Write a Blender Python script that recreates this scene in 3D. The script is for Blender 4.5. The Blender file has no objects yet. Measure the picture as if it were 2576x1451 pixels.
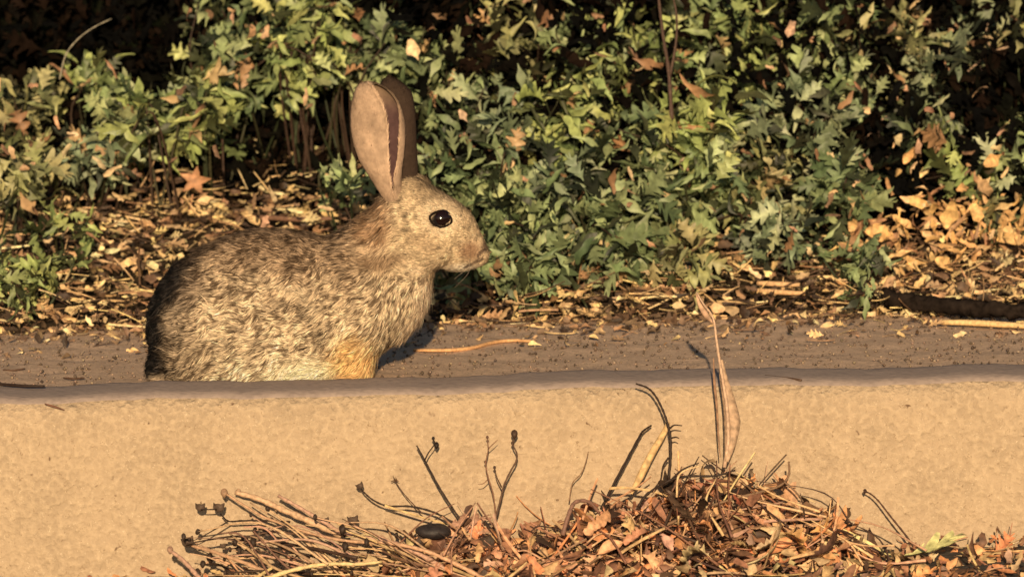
import bpy, bmesh, math, random
import numpy as np
from mathutils import Vector, Matrix
random.seed(7)
RNG = np.random.default_rng(11)
SC = bpy.context.scene
COL = SC.collection
R = math.radians

# ------------------------------------------------------------------ camera
CAM_LOC = Vector((0.0, -8.0, 1.400))
PITCH, ROLL, LENS = 8.0, -1.12, 288.0
CAM_ROT = Matrix.Rotation(R(90 - PITCH), 3, 'X') @ Matrix.Rotation(R(ROLL), 3, 'Z')
cd = bpy.data.cameras.new('camera')
cd.lens = LENS; cd.sensor_width = 36; cd.clip_start = 0.05; cd.clip_end = 400
cd.dof.use_dof = True; cd.dof.focus_distance = 8.2; cd.dof.aperture_fstop = 10
cam = bpy.data.objects.new('camera', cd); COL.objects.link(cam)
cam.matrix_world = Matrix.Translation(CAM_LOC) @ CAM_ROT.to_4x4()
SC.camera = cam

# ------------------------------------------------------------------ light
SUN_EL, SUN_AZ = 14.5, 0.0          # azimuth: degrees to the right of straight behind the camera
w = bpy.data.worlds.new('World'); SC.world = w; w.use_nodes = True
nt = w.node_tree
bg = nt.nodes['Background']
sky = nt.nodes.new('ShaderNodeTexSky'); sky.sky_type = 'NISHITA'; sky.sun_disc = False
sky.sun_elevation = R(SUN_EL); sky.sun_rotation = R(180 - SUN_AZ)
nt.links.new(sky.outputs[0], bg.inputs[0]); bg.inputs[1].default_value = 0.05
sl = bpy.data.lights.new('sun', 'SUN'); sl.energy = 5.0; sl.angle = R(0.5); sl.color = (1.0, 0.745, 0.46)
sun = bpy.data.objects.new('sun', sl); COL.objects.link(sun)
sdir = Vector((math.sin(R(SUN_AZ)) * math.cos(R(SUN_EL)), -math.cos(R(SUN_AZ)) * math.cos(R(SUN_EL)), math.sin(R(SUN_EL))))
sun.rotation_euler = sdir.to_track_quat('Z', 'Y').to_euler()
sun.location = (2, -6, 4)
SC.view_settings.view_transform = 'Standard'; SC.view_settings.look = 'None'
SC.view_settings.exposure = 0.0; SC.view_settings.gamma = 1.0
SC.cycles.max_bounces = 6; SC.cycles.diffuse_bounces = 3; SC.cycles.transparent_max_bounces = 4

def W(px, py, Y):
    """a point of the picture (2576 x 1451 units) at the depth Y, in metres"""
    d = CAM_ROT @ Vector(((px - 1288) / 1288 * 0.0625, -(py - 725.5) / 1288 * 0.0625, -1))
    t = (Y - CAM_LOC.y) / d.y
    return CAM_LOC + d * t
def S(Y): return 0.125 * (8.0 + Y) * 1.01 / 2576      # metres per picture unit at depth Y

# ------------------------------------------------------------------ helpers
def tag(o, label=None, cat=None, group=None, kind=None):
    if label: o['label'] = label
    if cat: o['category'] = cat
    if group: o['group'] = group
    if kind: o['kind'] = kind
    return o
def empty(name, loc=(0, 0, 0)):
    o = bpy.data.objects.new(name, None); COL.objects.link(o); o.location = loc; o.empty_display_size = 0.02
    return o
def obj(name, verts, faces, mat, parent=None, col=None, smooth=True, normals=None):
    me = bpy.data.meshes.new(name)
    verts = np.asarray(verts, dtype=np.float32).reshape(-1, 3)
    if parent is not None:
        verts = verts - np.array(parent.location, dtype=np.float32)
    if isinstance(faces, tuple):           # (loop vertex indices, sizes)
        li, sz = faces
        me.vertices.add(len(verts)); me.vertices.foreach_set('co', verts.ravel())
        me.loops.add(len(li)); me.loops.foreach_set('vertex_index', np.asarray(li, dtype=np.int32))
        me.polygons.add(len(sz))
        st = np.concatenate([[0], np.cumsum(sz)[:-1]]).astype(np.int32)
        me.polygons.foreach_set('loop_start', st)
        me.update(calc_edges=True)
    else:
        me.from_pydata([tuple(map(float, v)) for v in verts], [], [tuple(map(int, f)) for f in faces])
        me.update()
    if smooth: me.polygons.foreach_set('use_smooth', np.ones(len(me.polygons), dtype=bool))
    if col is not None:
        a = me.color_attributes.new('tint', 'FLOAT_COLOR', 'POINT')
        c = np.ones((len(verts), 4), dtype=np.float32); c[:, :3] = col
        a.data.foreach_set('color', c.ravel())
    if normals is not None:
        me.normals_split_custom_set_from_vertices(np.asarray(normals, dtype=np.float32))
    me.materials.append(mat)
    o = bpy.data.objects.new(name, me); COL.objects.link(o)
    if parent is not None: o.parent = parent
    return o

class Mesh:
    """collects shapes for ONE mesh object"""
    def __init__(s): s.v, s.f, s.z, s.c, s.n = [], [], [], [], 0
    def add(s, v, faces, c=(1, 1, 1)):
        v = np.asarray(v, dtype=float)
        s.v.append(v)
        for f in faces:
            s.f.append(np.asarray(f) + s.n); s.z.append(len(f))
        cc = np.asarray(c, dtype=float)
        s.c.append(np.broadcast_to(cc, (len(v), 3)) if cc.ndim == 1 else cc)
        s.n += len(v)
    def batch(s, T, F4, pos, rot, c):
        """T (k,n,3) per-instance templates, F4 (m,4) quads; pos (k,3), rot (k,3,3), c (k,3) or (k,n,3)"""
        k, n = T.shape[0], T.shape[1]
        v = np.einsum('kij,knj->kni', rot, T) + pos[:, None, :]
        s.v.append(v.reshape(-1, 3))
        f = (F4[None] + (np.arange(k) * n)[:, None, None] + s.n).reshape(-1)
        s.f.append(f); s.z += [F4.shape[1]] * (k * len(F4))
        if c.ndim == 2: c = np.repeat(c[:, None, :], n, 1)
        s.c.append(c.reshape(-1, 3)); s.n += k * n
    def build(s, name, mat, parent=None, smooth=True):
        return obj(name, np.concatenate(s.v), (np.concatenate(s.f), np.array(s.z, dtype=np.int64)), mat, parent, np.concatenate(s.c), smooth)

_K = RNG.normal(size=(14, 3)); _K /= np.linalg.norm(_K, axis=1)[:, None]
_PH = RNG.uniform(0, 6.28, 14); _FR = RNG.uniform(0.6, 1.9, 14)
def noise(p, scale, seed=0):
    """smooth pseudo noise about -1..1; scale = feature size in metres"""
    q = np.asarray(p) * (6.28 / scale)
    r = np.zeros(q.shape[:-1])
    for i in range(14):
        j = (i + seed * 3) % 14
        r += np.sin(q @ _K[j] * _FR[i] + _PH[(i + seed * 5) % 14] + seed * 1.7 + 1.3 * np.sin(q @ _K[(j + 5) % 14] * 0.7 + seed))
    return r / 4.2

def fbm(x, y, sc, seed=0):
    p = np.stack([x, y, np.zeros_like(x)], -1)
    return noise(p, sc, seed) + 0.5 * noise(p, sc * 0.47, seed + 1) + 0.25 * noise(p, sc * 0.21, seed + 2)

# ------------------------------------------------------------------ materials
def mat_tint(name, rough=0.75, spec=0.25, transl=0.0, var=0.25, vscale=220.0, bump=0.0):
    m = bpy.data.materials.new(name); m.use_nodes = True
    t = m.node_tree; p = t.nodes['Principled BSDF']
    p.inputs['Roughness'].default_value = rough; p.inputs['Specular IOR Level'].default_value = spec
    at = t.nodes.new('ShaderNodeAttribute'); at.attribute_name = 'tint'
    tc = t.nodes.new('ShaderNodeTexCoord')
    nz = t.nodes.new('ShaderNodeTexNoise'); nz.inputs['Scale'].default_value = vscale; nz.inputs['Detail'].default_value = 3
    t.links.new(tc.outputs['Object'], nz.inputs['Vector'])
    mr = t.nodes.new('ShaderNodeMapRange'); mr.inputs[1].default_value = 0.3; mr.inputs[2].default_value = 0.7
    mr.inputs[3].default_value = 1 - var; mr.inputs[4].default_value = 1 + var
    t.links.new(nz.outputs[0], mr.inputs[0])
    mx = t.nodes.new('ShaderNodeVectorMath'); mx.operation = 'SCALE'
    t.links.new(at.outputs['Color'], mx.inputs[0]); t.links.new(mr.outputs[0], mx.inputs['Scale'])
    t.links.new(mx.outputs[0], p.inputs['Base Color'])
    if bump:
        b = t.nodes.new('ShaderNodeBump'); b.inputs['Strength'].default_value = bump; b.inputs['Distance'].default_value = 0.002
        t.links.new(nz.outputs[0], b.inputs['Height']); t.links.new(b.outputs[0], p.inputs['Normal'])
    if transl:
        tr = t.nodes.new('ShaderNodeBsdfTranslucent'); t.links.new(mx.outputs[0], tr.inputs[0])
        ms = t.nodes.new('ShaderNodeMixShader'); ms.inputs[0].default_value = transl
        t.links.new(p.outputs[0], ms.inputs[1]); t.links.new(tr.outputs[0], ms.inputs[2])
        t.links.new(ms.outputs[0], t.nodes['Material Output'].inputs[0])
    return m

def mat_ground(name, c1, c2, c3, s1=18, s2=160, bump=0.4, bd=0.003, speck=None, rough=0.9):
    """procedural mineral surface: broad tone, fine grain, dark pits and light grit"""
    m = bpy.data.materials.new(name); m.use_nodes = True
    t = m.node_tree; p = t.nodes['Principled BSDF']; N = t.nodes; L = t.links
    p.inputs['Roughness'].default_value = rough; p.inputs['Specular IOR Level'].default_value = 0.2
    tc = N.new('ShaderNodeTexCoord')
    def nz(sc, det=4):
        n = N.new('ShaderNodeTexNoise'); n.inputs['Scale'].default_value = sc; n.inputs['Detail'].default_value = det
        L.new(tc.outputs['Object'], n.inputs['Vector']); return n
    def ramp(src, a, b):
        r = N.new('ShaderNodeMapRange'); r.inputs[1].default_value = a; r.inputs[2].default_value = b
        L.new(src, r.inputs[0]); return r.outputs[0]
    def mix(f, a, b):
        x = N.new('ShaderNodeMix'); x.data_type = 'RGBA'
        L.new(f, x.inputs[0])
        for i, v in ((6, a), (7, b)):
            if isinstance(v, tuple): x.inputs[i].default_value = (*v, 1)
            else: L.new(v, x.inputs[i])
        return x.outputs[2]
    n1, n2, n3 = nz(s1, 5), nz(s2, 4), nz(s2 * 0.37, 2)
    c = mix(ramp(n1.outputs[0], 0.35, 0.65), c1, c2)
    c = mix(ramp(n2.outputs[0], 0.42, 0.75), c, c3)
    if speck:
        for (sc, thr, colr) in speck:
            v = N.new('ShaderNodeTexVoronoi'); v.inputs['Scale'].default_value = sc
            n4 = nz(sc * 1.5, 2)
            add = N.new('ShaderNodeVectorMath'); add.operation = 'MULTIPLY_ADD'
            L.new(n4.outputs['Color'], add.inputs[0]); add.inputs[1].default_value = (0.02, 0.02, 0.02)
            L.new(tc.outputs['Object'], add.inputs[2]); L.new(add.outputs[0], v.inputs['Vector'])
            sep = N.new('ShaderNodeSeparateColor'); L.new(v.outputs['Color'], sep.inputs[0])
            md = N.new('ShaderNodeMath'); md.operation = 'MULTIPLY'
            L.new(ramp(v.outputs['Distance'], thr, thr * 0.4), md.inputs[0]); L.new(ramp(sep.outputs[0], 0.6, 0.9), md.inputs[1])
            c = mix(md.outputs[0], c, colr)
    L.new(c, p.inputs['Base Color'])
    ad = N.new('ShaderNodeMath'); ad.operation = 'ADD'
    L.new(n2.outputs[0], ad.inputs[0]); L.new(n3.outputs[0], ad.inputs[1])
    b = N.new('ShaderNodeBump'); b.inputs['Strength'].default_value = bump; b.inputs['Distance'].default_value = bd
    L.new(ad.outputs[0], b.inputs['Height']); L.new(b.outputs[0], p.inputs['Normal'])
    return m

M_LEAF = mat_tint('weed_leaf', 0.5, 0.4, 0.10, 0.38, 110, 0.5)
M_DRY = mat_tint('dry_leaf', 0.6, 0.35, 0.08, 0.4, 170, 0.5)
M_DARK = mat_tint('shade_black', 0.95, 0.03, 0.0, 0.5, 120)  # matt material for near-black tints that stand for shade
M_STEM = mat_tint('dry_stem', 0.6, 0.3, 0, 0.3, 300)
M_STONE = mat_tint('stone', 0.6, 0.4, 0, 0.3, 200, 0.4)
M_FUR = mat_tint('fur', 0.85, 0.12, 0.0, 0.12, 400)
M_SKIN = mat_tint('hide', 0.85, 0.15, 0.08, 0.15, 200)
M_FACE = mat_ground('kerb_concrete', (0.48, 0.36, 0.24), (0.40, 0.30, 0.20), (0.57, 0.435, 0.29), 16, 170, 1.0, 0.004,
                    [(150, 0.30, (0.30, 0.21, 0.13)), (60, 0.14, (0.16, 0.10, 0.06)), (190, 0.3, (0.68, 0.55, 0.38))])
M_TOP = mat_ground('worn_shaded_kerb_top', (0.44, 0.345, 0.29), (0.50, 0.39, 0.325), (0.36, 0.28, 0.24), 30, 150, 0.4, 0.002)
M_PAVE = mat_ground('dusty_pavement', (0.80, 0.57, 0.40), (0.64, 0.46, 0.32), (0.46, 0.33, 0.235), 70, 330, 0.35, 0.002,
                    [(160, 0.35, (0.76, 0.58, 0.42)), (190, 0.35, (0.20, 0.14, 0.10)), (60, 0.2, (0.22, 0.15, 0.11))])
M_SOIL = mat_ground('dark_soil', (0.035, 0.024, 0.014), (0.055, 0.036, 0.02), (0.02, 0.014, 0.009), 30, 120, 0.8, 0.006)
M_ROAD = mat_ground('asphalt', (0.075, 0.068, 0.06), (0.06, 0.055, 0.05), (0.10, 0.09, 0.08), 12, 200, 0.8, 0.004)

# ------------------------------------------------------------------ setting
def bank(x, y):
    """height of the soil bank behind the pavement"""
    x = np.asarray(x, float); y = np.asarray(y, float)
    t = np.clip(y - 0.60, 0, None)
    z = 0.150 + 0.20 * np.clip(t, 0, 0.52) - 0.02 * np.clip(t - 0.52, 0, 1.0)
    return z + np.clip(t * 5, 0, 1) * 0.010 * noise(np.stack([x, y, y * 0], -1), 0.35, 1)
def grid_obj(name, xs, ys, fz, mat, kind='structure'):
    X, Y = np.meshgrid(xs, ys, indexing='ij'); Z = fz(X, Y)
    v = np.stack([X, Y, Z], -1).reshape(-1, 3)
    nx, ny = len(xs), len(ys)
    i, j = np.meshgrid(np.arange(nx - 1), np.arange(ny - 1), indexing='ij')
    a = (i * ny + j).ravel()
    q = np.stack([a, a + ny, a + ny + 1, a + 1], -1)
    o = obj(name, v, (q.ravel(), np.full(len(q), 4)), mat)
    o['kind'] = kind
    return o
def axis(lo, hi, fine_lo, fine_hi, step):
    out = list(np.arange(fine_lo, fine_hi + 1e-6, step))
    g, x = step, fine_hi
    while x < hi: g *= 1.5; x += g; out.append(min(x, hi))
    g, x = step, fine_lo
    while x > lo: g *= 1.5; x -= g; out.insert(0, max(x, lo))
    return np.unique(np.array(out))
XS = axis(-40, 40, -0.75, 0.75, 0.012)
grid_obj('road', XS, axis(-60, 0.004, -0.5, 0.004, 0.02), lambda x, y: 0.02 * np.clip(x, -0.8, 0.8) + 0.002 * noise(np.stack([x, y, x * 0], -1), 0.1, 2), M_ROAD)
grid_obj('pavement', XS, np.append(np.arange(0.126, 0.62, 0.012), 0.66),
         lambda x, y: 0.1545 + 0.0012 * noise(np.stack([x, y, x * 0], -1), 0.05, 2) - 0.06 * np.clip(y - 0.60, 0, 1), M_PAVE)
grid_obj('soil_bank', XS, axis(0.585, 60, 0.6, 2.2, 0.02), bank, M_SOIL)
# kerb: one long profile, the worn top, tinted for grazing shade, as a second material
prof = [(0.0, -0.05), (0.002, 0.0), (0.004, 0.04), (0.008, 0.09), (0.012, 0.135), (0.0145, 0.150), (0.019, 0.161), (0.026, 0.1685), (0.036, 0.1722), (0.048, 0.1730),
        (0.07, 0.1728), (0.095, 0.1722), (0.118, 0.1716), (0.128, 0.1705), (0.1315, 0.166), (0.132, 0.13)]
kv = []
for x in XS:
    for (y, z) in prof:
        wob = 0.0030 * math.sin(x * 5.1 + 0.6) + 0.0022 * math.sin(x * 13.7) + 0.0016 * math.sin(x * 31) + 0.0010 * math.sin(x * 83 + 2 * math.sin(x * 19)) + 0.0006 * math.sin(x * 171)
        if z < 0.1: wob *= 0.5
        kv.append((x, y + wob, z + (0.4 * wob if z > 0.14 else 0)))
npf = len(prof)
kf, km = [], []
for i in range(len(XS) - 1):
    for j in range(npf - 1):
        a = i * npf + j
        kf.append((a, a + npf, a + npf + 1, a + 1)); km.append(1 if j >= 7 else 0)
kerb = obj('kerb', kv, kf, M_FACE); kerb['kind'] = 'structure'
kerb.data.materials.append(M_TOP)
kerb.data.polygons.foreach_set('material_index', km)

# ------------------------------------------------------------------ leaf templates
def leaf_template(kind, bend=0.6, fold=0.5, seed=0, n=13, twist=0.0):
    """unit leaf along +Y, 0..1, normal +Z; 3 verts per station (left edge, rib, right edge)"""
    r = np.random.default_rng(seed)
    v = []; ph_ = r.uniform(-0.15, 0.2, 2); w1, w2 = r.uniform(0, 6, 2)
    for i in range(n):
        t = i / (n - 1)
        if kind == 'lobed':
            env = 0.38 * math.sin(math.pi * min(1, (0.03 + 0.96 * t) ** 0.72)) ** 0.6 + 0.01
            lobs = [0.13 + 0.87 * abs(math.sin(math.pi * (t * 3.4 + ph_[q]))) ** 1.25 for q in (0, 1)]
            if t < 0.16: lobs = [0.16, 0.16]
            wl = env * lobs[0] * r.uniform(0.92, 1.08); wr = env * lobs[1] * r.uniform(0.92, 1.08); dy = 0.26 * max(lobs)
        elif kind == 'blade':
            wl = wr = 0.05 * math.sin(math.pi * (0.06 + 0.9 * t)) ** 0.5; dy = 0
        elif kind == 'lance':
            b0 = 0.125 * math.sin(math.pi * min(1, (0.03 + 0.96 * t) ** 0.8)) ** 0.8; wl = b0 * (1 + 0.35 * math.sin(11 * t + w1)); wr = b0 * (1 + 0.35 * math.sin(12 * t + w2)); dy = 0.03
        elif kind == 'straw':
            wl = wr = 0.028 * r.uniform(0.85, 1.15); dy = 0
        elif kind == 'broad':
            b0 = 0.30 * math.sin(math.pi * min(1, (0.03 + 0.96 * t) ** 0.70)) ** 1.05; wl = b0 * (1 + 0.22 * math.sin(7 * t + w1)); wr = b0 * (1 + 0.22 * math.sin(8 * t + w2)); dy = 0.05 * math.sin(9 * t + w1)
        elif kind == 'shred':
            wl = 0.22 * r.uniform(0.4, 1.3) * math.sin(math.pi * (0.08 + 0.86 * t)) ** 0.5; wr = 0.22 * r.uniform(0.4, 1.3) * math.sin(math.pi * (0.08 + 0.86 * t)) ** 0.5; dy = 0
        a = bend * t
        yy = (math.sin(a) / bend) if abs(bend) > 1e-3 else t
        zz = -((1 - math.cos(a)) / bend) if abs(bend) > 1e-3 else 0
        tw = twist * t
        for sgn, ww in ((-1, wl), (0, 0), (1, wr)):
            x, zf = sgn * ww * math.cos(fold), ww * math.sin(fold) * (1 if sgn else 0) * (1 if fold else 0)
            x, zf = x * math.cos(tw) - zf * math.sin(tw), x * math.sin(tw) + zf * math.cos(tw)
            v.append((x, yy + dy * abs(sgn), zz + zf))
    q = []
    for i in range(n - 1):
        a = i * 3
        q += [(a, a + 1, a + 4, a + 3), (a + 1, a + 2, a + 5, a + 4)]
    return np.array(v), np.array(q)
def tset(kind, k, seed, bends=(-0.6, 1.2), folds=(-0.3, 0.6), n=13, tw=0.0):
    r = np.random.default_rng(seed)
    out = [leaf_template(kind, r.uniform(*bends), r.uniform(*folds), seed * 100 + i, n, r.uniform(-tw, tw)) for i in range(k)]
    return np.array([o[0] for o in out]), out[0][1]
T_LOBED, Q_LOBED = tset('lobed', 18, 1, (-1.2, 2.2), (-0.5, 0.9), 19, 0.9)
T_LANCE, Q_LANCE = tset('lance', 16, 9, (-1.4, 2.2), (-0.3, 0.9), 12, 1.2)
T_BROAD, Q_BROAD = tset('broad', 10, 2, (-1.5, 2.4), (-0.7, 0.9), 8, 0.8)
T_SHRED, Q_SHRED = tset('shred', 14, 3, (-1.8, 2.6), (-0.9, 0.9), 7, 1.5)
T_STRAW, Q_STRAW = tset('straw', 8, 4, (-0.7, 0.7), (0.3, 0.9), 6, 0.6)
T_BLADE, Q_BLADE = tset('blade', 8, 5, (-0.9, 1.4), (0.2, 0.7), 9, 0.6)

def basis(fwd, up):
    """rotation matrices with columns (side, fwd, normal) for arrays of vectors"""
    f = fwd / np.linalg.norm(fwd, axis=1)[:, None]
    s = np.cross(f, up); s /= (np.linalg.norm(s, axis=1)[:, None] + 1e-9)
    n = np.cross(s, f)
    return np.stack([s, f, n], -1)
def put(mesh, TT, Q, pos, fwd, up, size, col, rng):
    k = len(pos)
    idx = rng.integers(0, len(TT), k)
    T = TT[idx] * np.asarray(size).reshape(k, 1, 1)
    mesh.batch(T, Q, pos, basis(fwd, up), col)
def palette(cols, k, rng, jit=0.18):
    cols = np.array(cols)
    c = cols[rng.integers(0, len(cols), k)]
    return np.clip(c * rng.uniform(1 - jit, 1 + jit, (k, 1)) * rng.uniform(0.95, 1.05, (k, 3)), 0.003, 0.9)

# ------------------------------------------------------------------ tubes
def tube(mesh, pts, rad, col, seg=6):
    pts = np.array([list(p) for p in pts], float); n = len(pts)
    rad = np.broadcast_to(np.asarray(rad, float), (n,)) if np.ndim(rad) else np.full(n, rad)
    tan = np.gradient(pts, axis=0); tan /= np.linalg.norm(tan, axis=1)[:, None]
    up = np.array([0.0, -1, 0.05])
    v, f = [], []
    for i in range(n):
        s = np.cross(tan[i], up); s /= np.linalg.norm(s) + 1e-9; u = np.cross(s, tan[i])
        for k in range(seg):
            a = 2 * math.pi * k / seg
            v.append(pts[i] + rad[i] * (math.cos(a) * s + math.sin(a) * u))
    for i in range(n - 1):
        for k in range(seg):
            f.append((i * seg + k, i * seg + (k + 1) % seg, (i + 1) * seg + (k + 1) % seg, (i + 1) * seg + k))
    f.append(tuple(range(seg))[::-1]); f.append(tuple((n - 1) * seg + k for k in range(seg)))
    mesh.add(v, f, col)
def smooth_path(pts, per=5):
    P = np.array([list(p) for p in pts], float)
    if len(P) < 3: 
        return np.array([P[0] + (P[-1] - P[0]) * t for t in np.linspace(0, 1, per)])
    Q = np.vstack([2 * P[0] - P[1], P, 2 * P[-1] - P[-2]])
    out = []
    for i in range(1, len(Q) - 2):
        for t in np.linspace(0, 1, per, endpoint=False):
            a, b, c, d = Q[i - 1], Q[i], Q[i + 1], Q[i + 2]
            out.append(0.5 * ((2 * b) + (-a + c) * t + (2 * a - 5 * b + 4 * c - d) * t * t + (-a + 3 * b - 3 * c + d) * t ** 3))
    out.append(P[-1])
    return np.array(out)

# ================================================================== RABBIT
RY = 0.215
RO = W(700, 980, RY)
RS = S(RY)
cr, sr = math.cos(R(-ROLL)), math.sin(R(-ROLL))
def rb(px, py, d=0.0):
    """rabbit profile point (picture units, depth d in the same units) -> world"""
    u, w_, v = (px - 700) * RS, (980 - py) * RS, d * RS
    # picture up is tilted against world up by the camera roll
    U, Wd = u * cr + w_ * -sr * -1 * -1, w_ * cr + u * sr * -1 * -1
    return np.array([RO.x + u * cr - w_ * sr, RO.y + v, RO.z + (w_ * cr + u * sr) ])
# check direction of roll: picture-right in world
_right = CAM_ROT @ Vector((1, 0, 0)); _up = CAM_ROT @ Vector((0, 1, 0))
EX = np.array([_right.x, 0, _right.z]); EX /= np.linalg.norm(EX)
EZ = np.array([-EX[2], 0, EX[0]])
def rb(px, py, d=0.0):
    return np.array(RO) + (px - 700) * RS * EX + (980 - py) * RS * EZ + np.array([0, d * RS, 0])
def rb_inv(p):
    q = p - np.array(RO)
    return 700 + (q @ EX) / RS, 980 - (q @ EZ) / RS, q[..., 1] / RS

def ell(c, r, rot=0.0): return ('e', c, r, rot)
def cap(a, b, ra, rb_): return ('c', a, b, ra, rb_)
# all in picture units: (px, py, depth)
PRIMS = [
    (ell((690, 795, 0), (285, 222, 148)), 30),
    (ell((545, 825, 5), (172, 188, 148)), 30),
    (ell((622, 858, -84), (158, 118, 78), 0.3), 12),
    (ell((622, 858, 84), (158, 118, 78), 0.3), 12),
    (ell((898, 740, -60), (100, 140, 74), -0.1), 16),
    (ell((898, 740, 60), (100, 140, 74), -0.1), 16),
    (ell((948, 735, 0), (124, 140, 104), 0.15), 35),
    (cap((890, 690, 0), (1000, 570, 0), 112, 80), 36),
    (cap((1000, 720, 0), (1050, 620, 0), 80, 60), 25),
    (ell((1042, 545, 0), (95, 92, 76), 0.2), 20),
    (cap((1075, 568, 0), (1178, 618, 0), 84, 45), 20),
    (ell((1122, 560, 0), (92, 64, 62), 0.62), 16),
    (ell((1078, 608, -32), (70, 62, 50)), 14),
    (ell((1082, 612, 30), (72, 62, 50)), 20),
    (ell((1150, 645, 0), (58, 34, 34), 0.1), 14),
    (ell((1198, 637, -8), (32, 29, 24)), 12),
    (ell((1198, 637, 8), (32, 29, 24)), 12),
    (cap((905, 810, -52), (900, 965, -58), 60, 30), 25),
    (cap((905, 810, 52), (900, 965, 58), 60, 30), 25),
    (cap((895, 972, -58), (935, 984, -58), 25, 20), 10),
    (cap((895, 972, 58), (935, 984, 58), 25, 20), 10),
    (cap((560, 968, -92), (740, 978, -98), 34, 24), 16),
    (cap((560, 968, 92), (740, 978, 98), 34, 24), 16),
    (ell((418, 925, 10), (48, 48, 55)), 18),
    (ell((1040, 480, -26), (38, 40, 24)), 14),
    (ell((1050, 480, 30), (38, 40, 24)), 14),
]
def sdf(P):
    """P (...,3) in picture units"""
    d = None
    for prim, k in PRIMS:
        if prim[0] == 'e':
            _, c, r, rot = prim
            q = P - np.array(c, float)
            if rot:
                ca, sa = math.cos(rot), math.sin(rot)
                x, y = q[..., 0], q[..., 1]
                q = np.stack([x * ca + y * sa, -x * sa + y * ca, q[..., 2]], -1)
            r = np.array(r, float)
            k0 = np.linalg.norm(q / r, axis=-1); k1 = np.linalg.norm(q / (r * r), axis=-1)
            e = k0 * (k0 - 1) / (k1 + 1e-9)
        else:
            _, a, b, ra, rb_ = prim
            a, b = np.array(a, float), np.array(b, float)
            ab = b - a; t = np.clip(((P - a) @ ab) / (ab @ ab), 0, 1)
            e = np.linalg.norm(P - a - t[..., None] * ab, axis=-1) - (ra + (rb_ - ra) * t)
        if d is None: d = e
        else:
            h = np.clip(0.5 + 0.5 * (d - e) / k, 0, 1)
            d = d * (1 - h) + e * h - k * h * (1 - h)
    # eye sockets
    return d
def grad(P, h=1.5):
    g = np.zeros_like(P)
    for i in range(3):
        e = np.zeros(3); e[i] = h
        g[..., i] = sdf(P + e) - sdf(P - e)
    return g / (np.linalg.norm(g, axis=-1, keepdims=True) + 1e-9)
def surface_nets(lo, hi, h):
    ax = [np.arange(lo[i], hi[i] + h, h) for i in range(3)]
    G = np.stack(np.meshgrid(*ax, indexing='ij'), -1)
    F = sdf(G); n = F.shape
    inside = F < 0
    acc = np.zeros((n[0] - 1, n[1] - 1, n[2] - 1, 3)); cnt = np.zeros((n[0] - 1, n[1] - 1, n[2] - 1))
    offs = [(0, 0, 0), (1, 0, 0), (0, 1, 0), (1, 1, 0), (0, 0, 1), (1, 0, 1), (0, 1, 1), (1, 1, 1)]
    sub = lambda A, o: A[o[0]:n[0] - 1 + o[0], o[1]:n[1] - 1 + o[1], o[2]:n[2] - 1 + o[2]]
    for a in offs:
        for axi in range(3):
            if a[axi]: continue
            b = list(a); b[axi] = 1; b = tuple(b)
            fa, fb = sub(F, a), sub(F, b)
            cr_ = (fa < 0) != (fb < 0)
            t = np.where(cr_, fa / np.where(cr_, fa - fb, 1), 0)
            p = np.zeros(acc.shape); 
            for q in range(3): p[..., q] = a[q]
            p[..., axi] = t
            acc += np.where(cr_[..., None], p, 0); cnt += cr_
    act = cnt > 0
    ids = -np.ones(cnt.shape, dtype=np.int64); ids[act] = np.arange(act.sum())
    base = np.stack(np.nonzero(act), -1)
    V = (base + acc[act] / cnt[act][:, None]) * h + np.array(lo)
    quads = []
    for axi in range(3):
        o1, o2 = [(1, 2), (2, 0), (0, 1)][axi]
        sl0 = [slice(None)] * 3; sl1 = [slice(None)] * 3
        sl0[axi] = slice(0, -1); sl1[axi] = slice(1, None)
        A, B = inside[tuple(sl0)], inside[tuple(sl1)]
        for flip in (0, 1):
            c = (A & ~B) if not flip else (~A & B)
            I = np.stack(np.nonzero(c), -1)
            ok = (I[:, o1] > 0) & (I[:, o2] > 0) & (I[:, o1] < n[o1] - 1) & (I[:, o2] < n[o2] - 1)
            I = I[ok]
            def g(d1, d2):
                J = I.copy(); J[:, o1] -= d1; J[:, o2] -= d2
                return ids[J[:, 0], J[:, 1], J[:, 2]]
            q = np.stack([g(1, 1), g(0, 1), g(0, 0), g(1, 0)], -1)
            if flip: q = q[:, ::-1]
            quads.append(q)
    return V, np.concatenate(quads)
V, Qd = surface_nets((340, 420, -175), (1250, 1030, 175), 8.0)
for _ in range(2):
    V = V - sdf(V)[:, None] * grad(V)

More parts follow.
